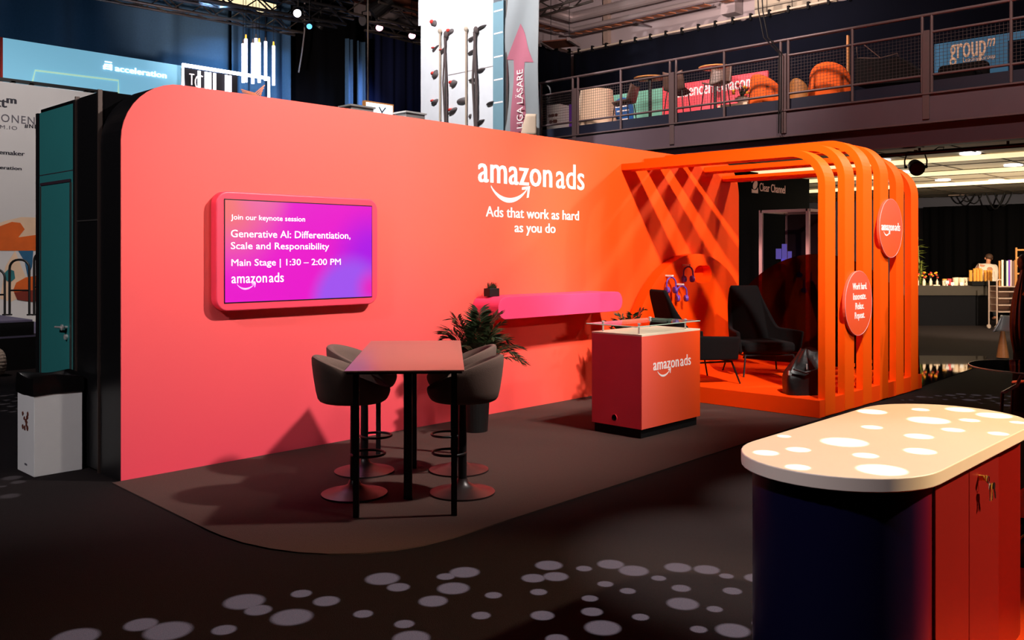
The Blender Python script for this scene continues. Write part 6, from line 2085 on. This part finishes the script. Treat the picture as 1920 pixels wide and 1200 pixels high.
MB().grid(coat, 90, 18, True).build('quilted_coat', M['coat'], t, smooth=True)
MB().tube([c, c + EZ * 1.66], 0.11, 12).build('stand', M['black_matt'], t) if False else MB().tube([c, c + EZ * 0.7], [0.15, 0.13], 16).build('black_skirt', M['black_fabric'], t, smooth=True)
MB().ball(c - RT * 0.02 + EZ * 1.70, 0.075, 0.075, 0.10, 14).build('hood', M['bag_black'], t, smooth=True)
MB().tube([c - RT * 0.02 - FW * 0.145 + EZ * 1.56, c - RT * 0.07 - FW * 0.155 + EZ * 1.42, c - RT * 0.105 - FW * 0.13 + EZ * 1.33], 0.014, 6).build('strap', M['tan_strap'], t, label='tan strap')
# white shell seat beyond it
c = at(1880, 650, Z=0); c = at(1880, 655, D=15.5); c.z = 0
t = thing('white_chair', 'silver white shell shaped chair on a brown foot left of the black coat', 'chair', c)
zt, zb = at(1880, 592, D=15.5).z, at(1880, 622, D=15.5).z


def seat(u, v):
    s_ = u
    w0 = -0.17 + 0.16 * v ** 0.8
    return c + RT * (w0 + (0.14 - w0) * s_) + FW * (0.10 * math.sin(PI * s_) * 1.2) + EZ * (zb + (zt - zb) * v)


MB().grid(seat, 14, 10).build('shell', M['shell'], t, smooth=True, solid=0.03)
MB().tube([c + EZ * 0.02, c + EZ * (zb + 0.01)], [0.10, 0.035], 14).build('foot', M['wood'], t)
# glass table
gz_ = 0.76
gc = at(1945, 690, Z=gz_)
t = thing('glass_table', 'round glass table with bent chrome legs cut by the right picture edge', 'table', (gc.x, gc.y, 0))
gR = 0.56
MB().lathe([(0.01, 0), (gR - 0.003, 0), (gR - 0.003, 0.012), (0.01, 0.012)], (gc.x, gc.y, gz_), 56).build('glass_top', M['clear'], t)
MB().tube([Vector((gc.x, gc.y, gz_ + 0.006)) + p for p in ring((0, 0, 0), gR, 64)], 0.007, 6, True).build('glass_rim', M['glass_edge'], t)
MB().cyl((gc.x, gc.y, gz_ - 0.10), (gc.x, gc.y, gz_), 0.05, 0.09, 16).build('hub', M['chrome'], t)
dm_ = gc.dot(FW)
l0 = at(1914, 706, D=dm_); l1 = at(1907, 722, D=dm_ - 0.05); l2 = at(1880, 737, D=dm_ - 0.2)
for rot in (0, 2 * PI / 3, 4 * PI / 3):
    pts = []
    for p in (Vector((gc.x, gc.y, gz_ - 0.06)), l0, l1, l2, Vector((l2.x, l2.y, 0.03)) + (l2 - Vector((gc.x, gc.y, l2.z))) * 0.1):
        d_ = Vector((p.x - gc.x, p.y - gc.y, 0))
        d_ = Matrix.Rotation(rot, 3, 'Z') @ d_
        pts.append(Vector((gc.x + d_.x, gc.y + d_.y, p.z)))
    MB().tube(pts[:4], 0.016, 8).build('chrome_arm', M['chrome'], t, smooth=False)
    MB().tube(pts[3:], 0.014, 8).build('leg', M['black_metal'], t)
# glossy thing on the orange carpet at the edge
c = at(1919, 1055, Z=0.012)
t = thing('gloss_bag', 'shiny black bag with gold glints on the orange carpet behind the cream counter', 'bag', (c.x, c.y, 0.012))
MB().grid(lambda u, v: Vector((c.x, c.y, 0.012)) + RT * (0.16 * math.cos(2 * PI * u) * (1 - 0.3 * v) + 0.06) + FW * (0.12 * math.sin(2 * PI * u)) + EZ * (0.24 * v + 0.02 * math.sin(7 * u * 2 * PI) * v), 30, 8, True).build('body', M['liner'], t, smooth=True)
MB().tube([Vector((c.x, c.y, 0.012)) + RT * (0.0 + 0.1 * math.cos(q)) - FW * 0.12 + EZ * (0.15 + 0.06 * math.sin(q)) for q in [PI * i / 8 for i in range(9)]], 0.006, 6).build('gold_chain', M['brass'], t)
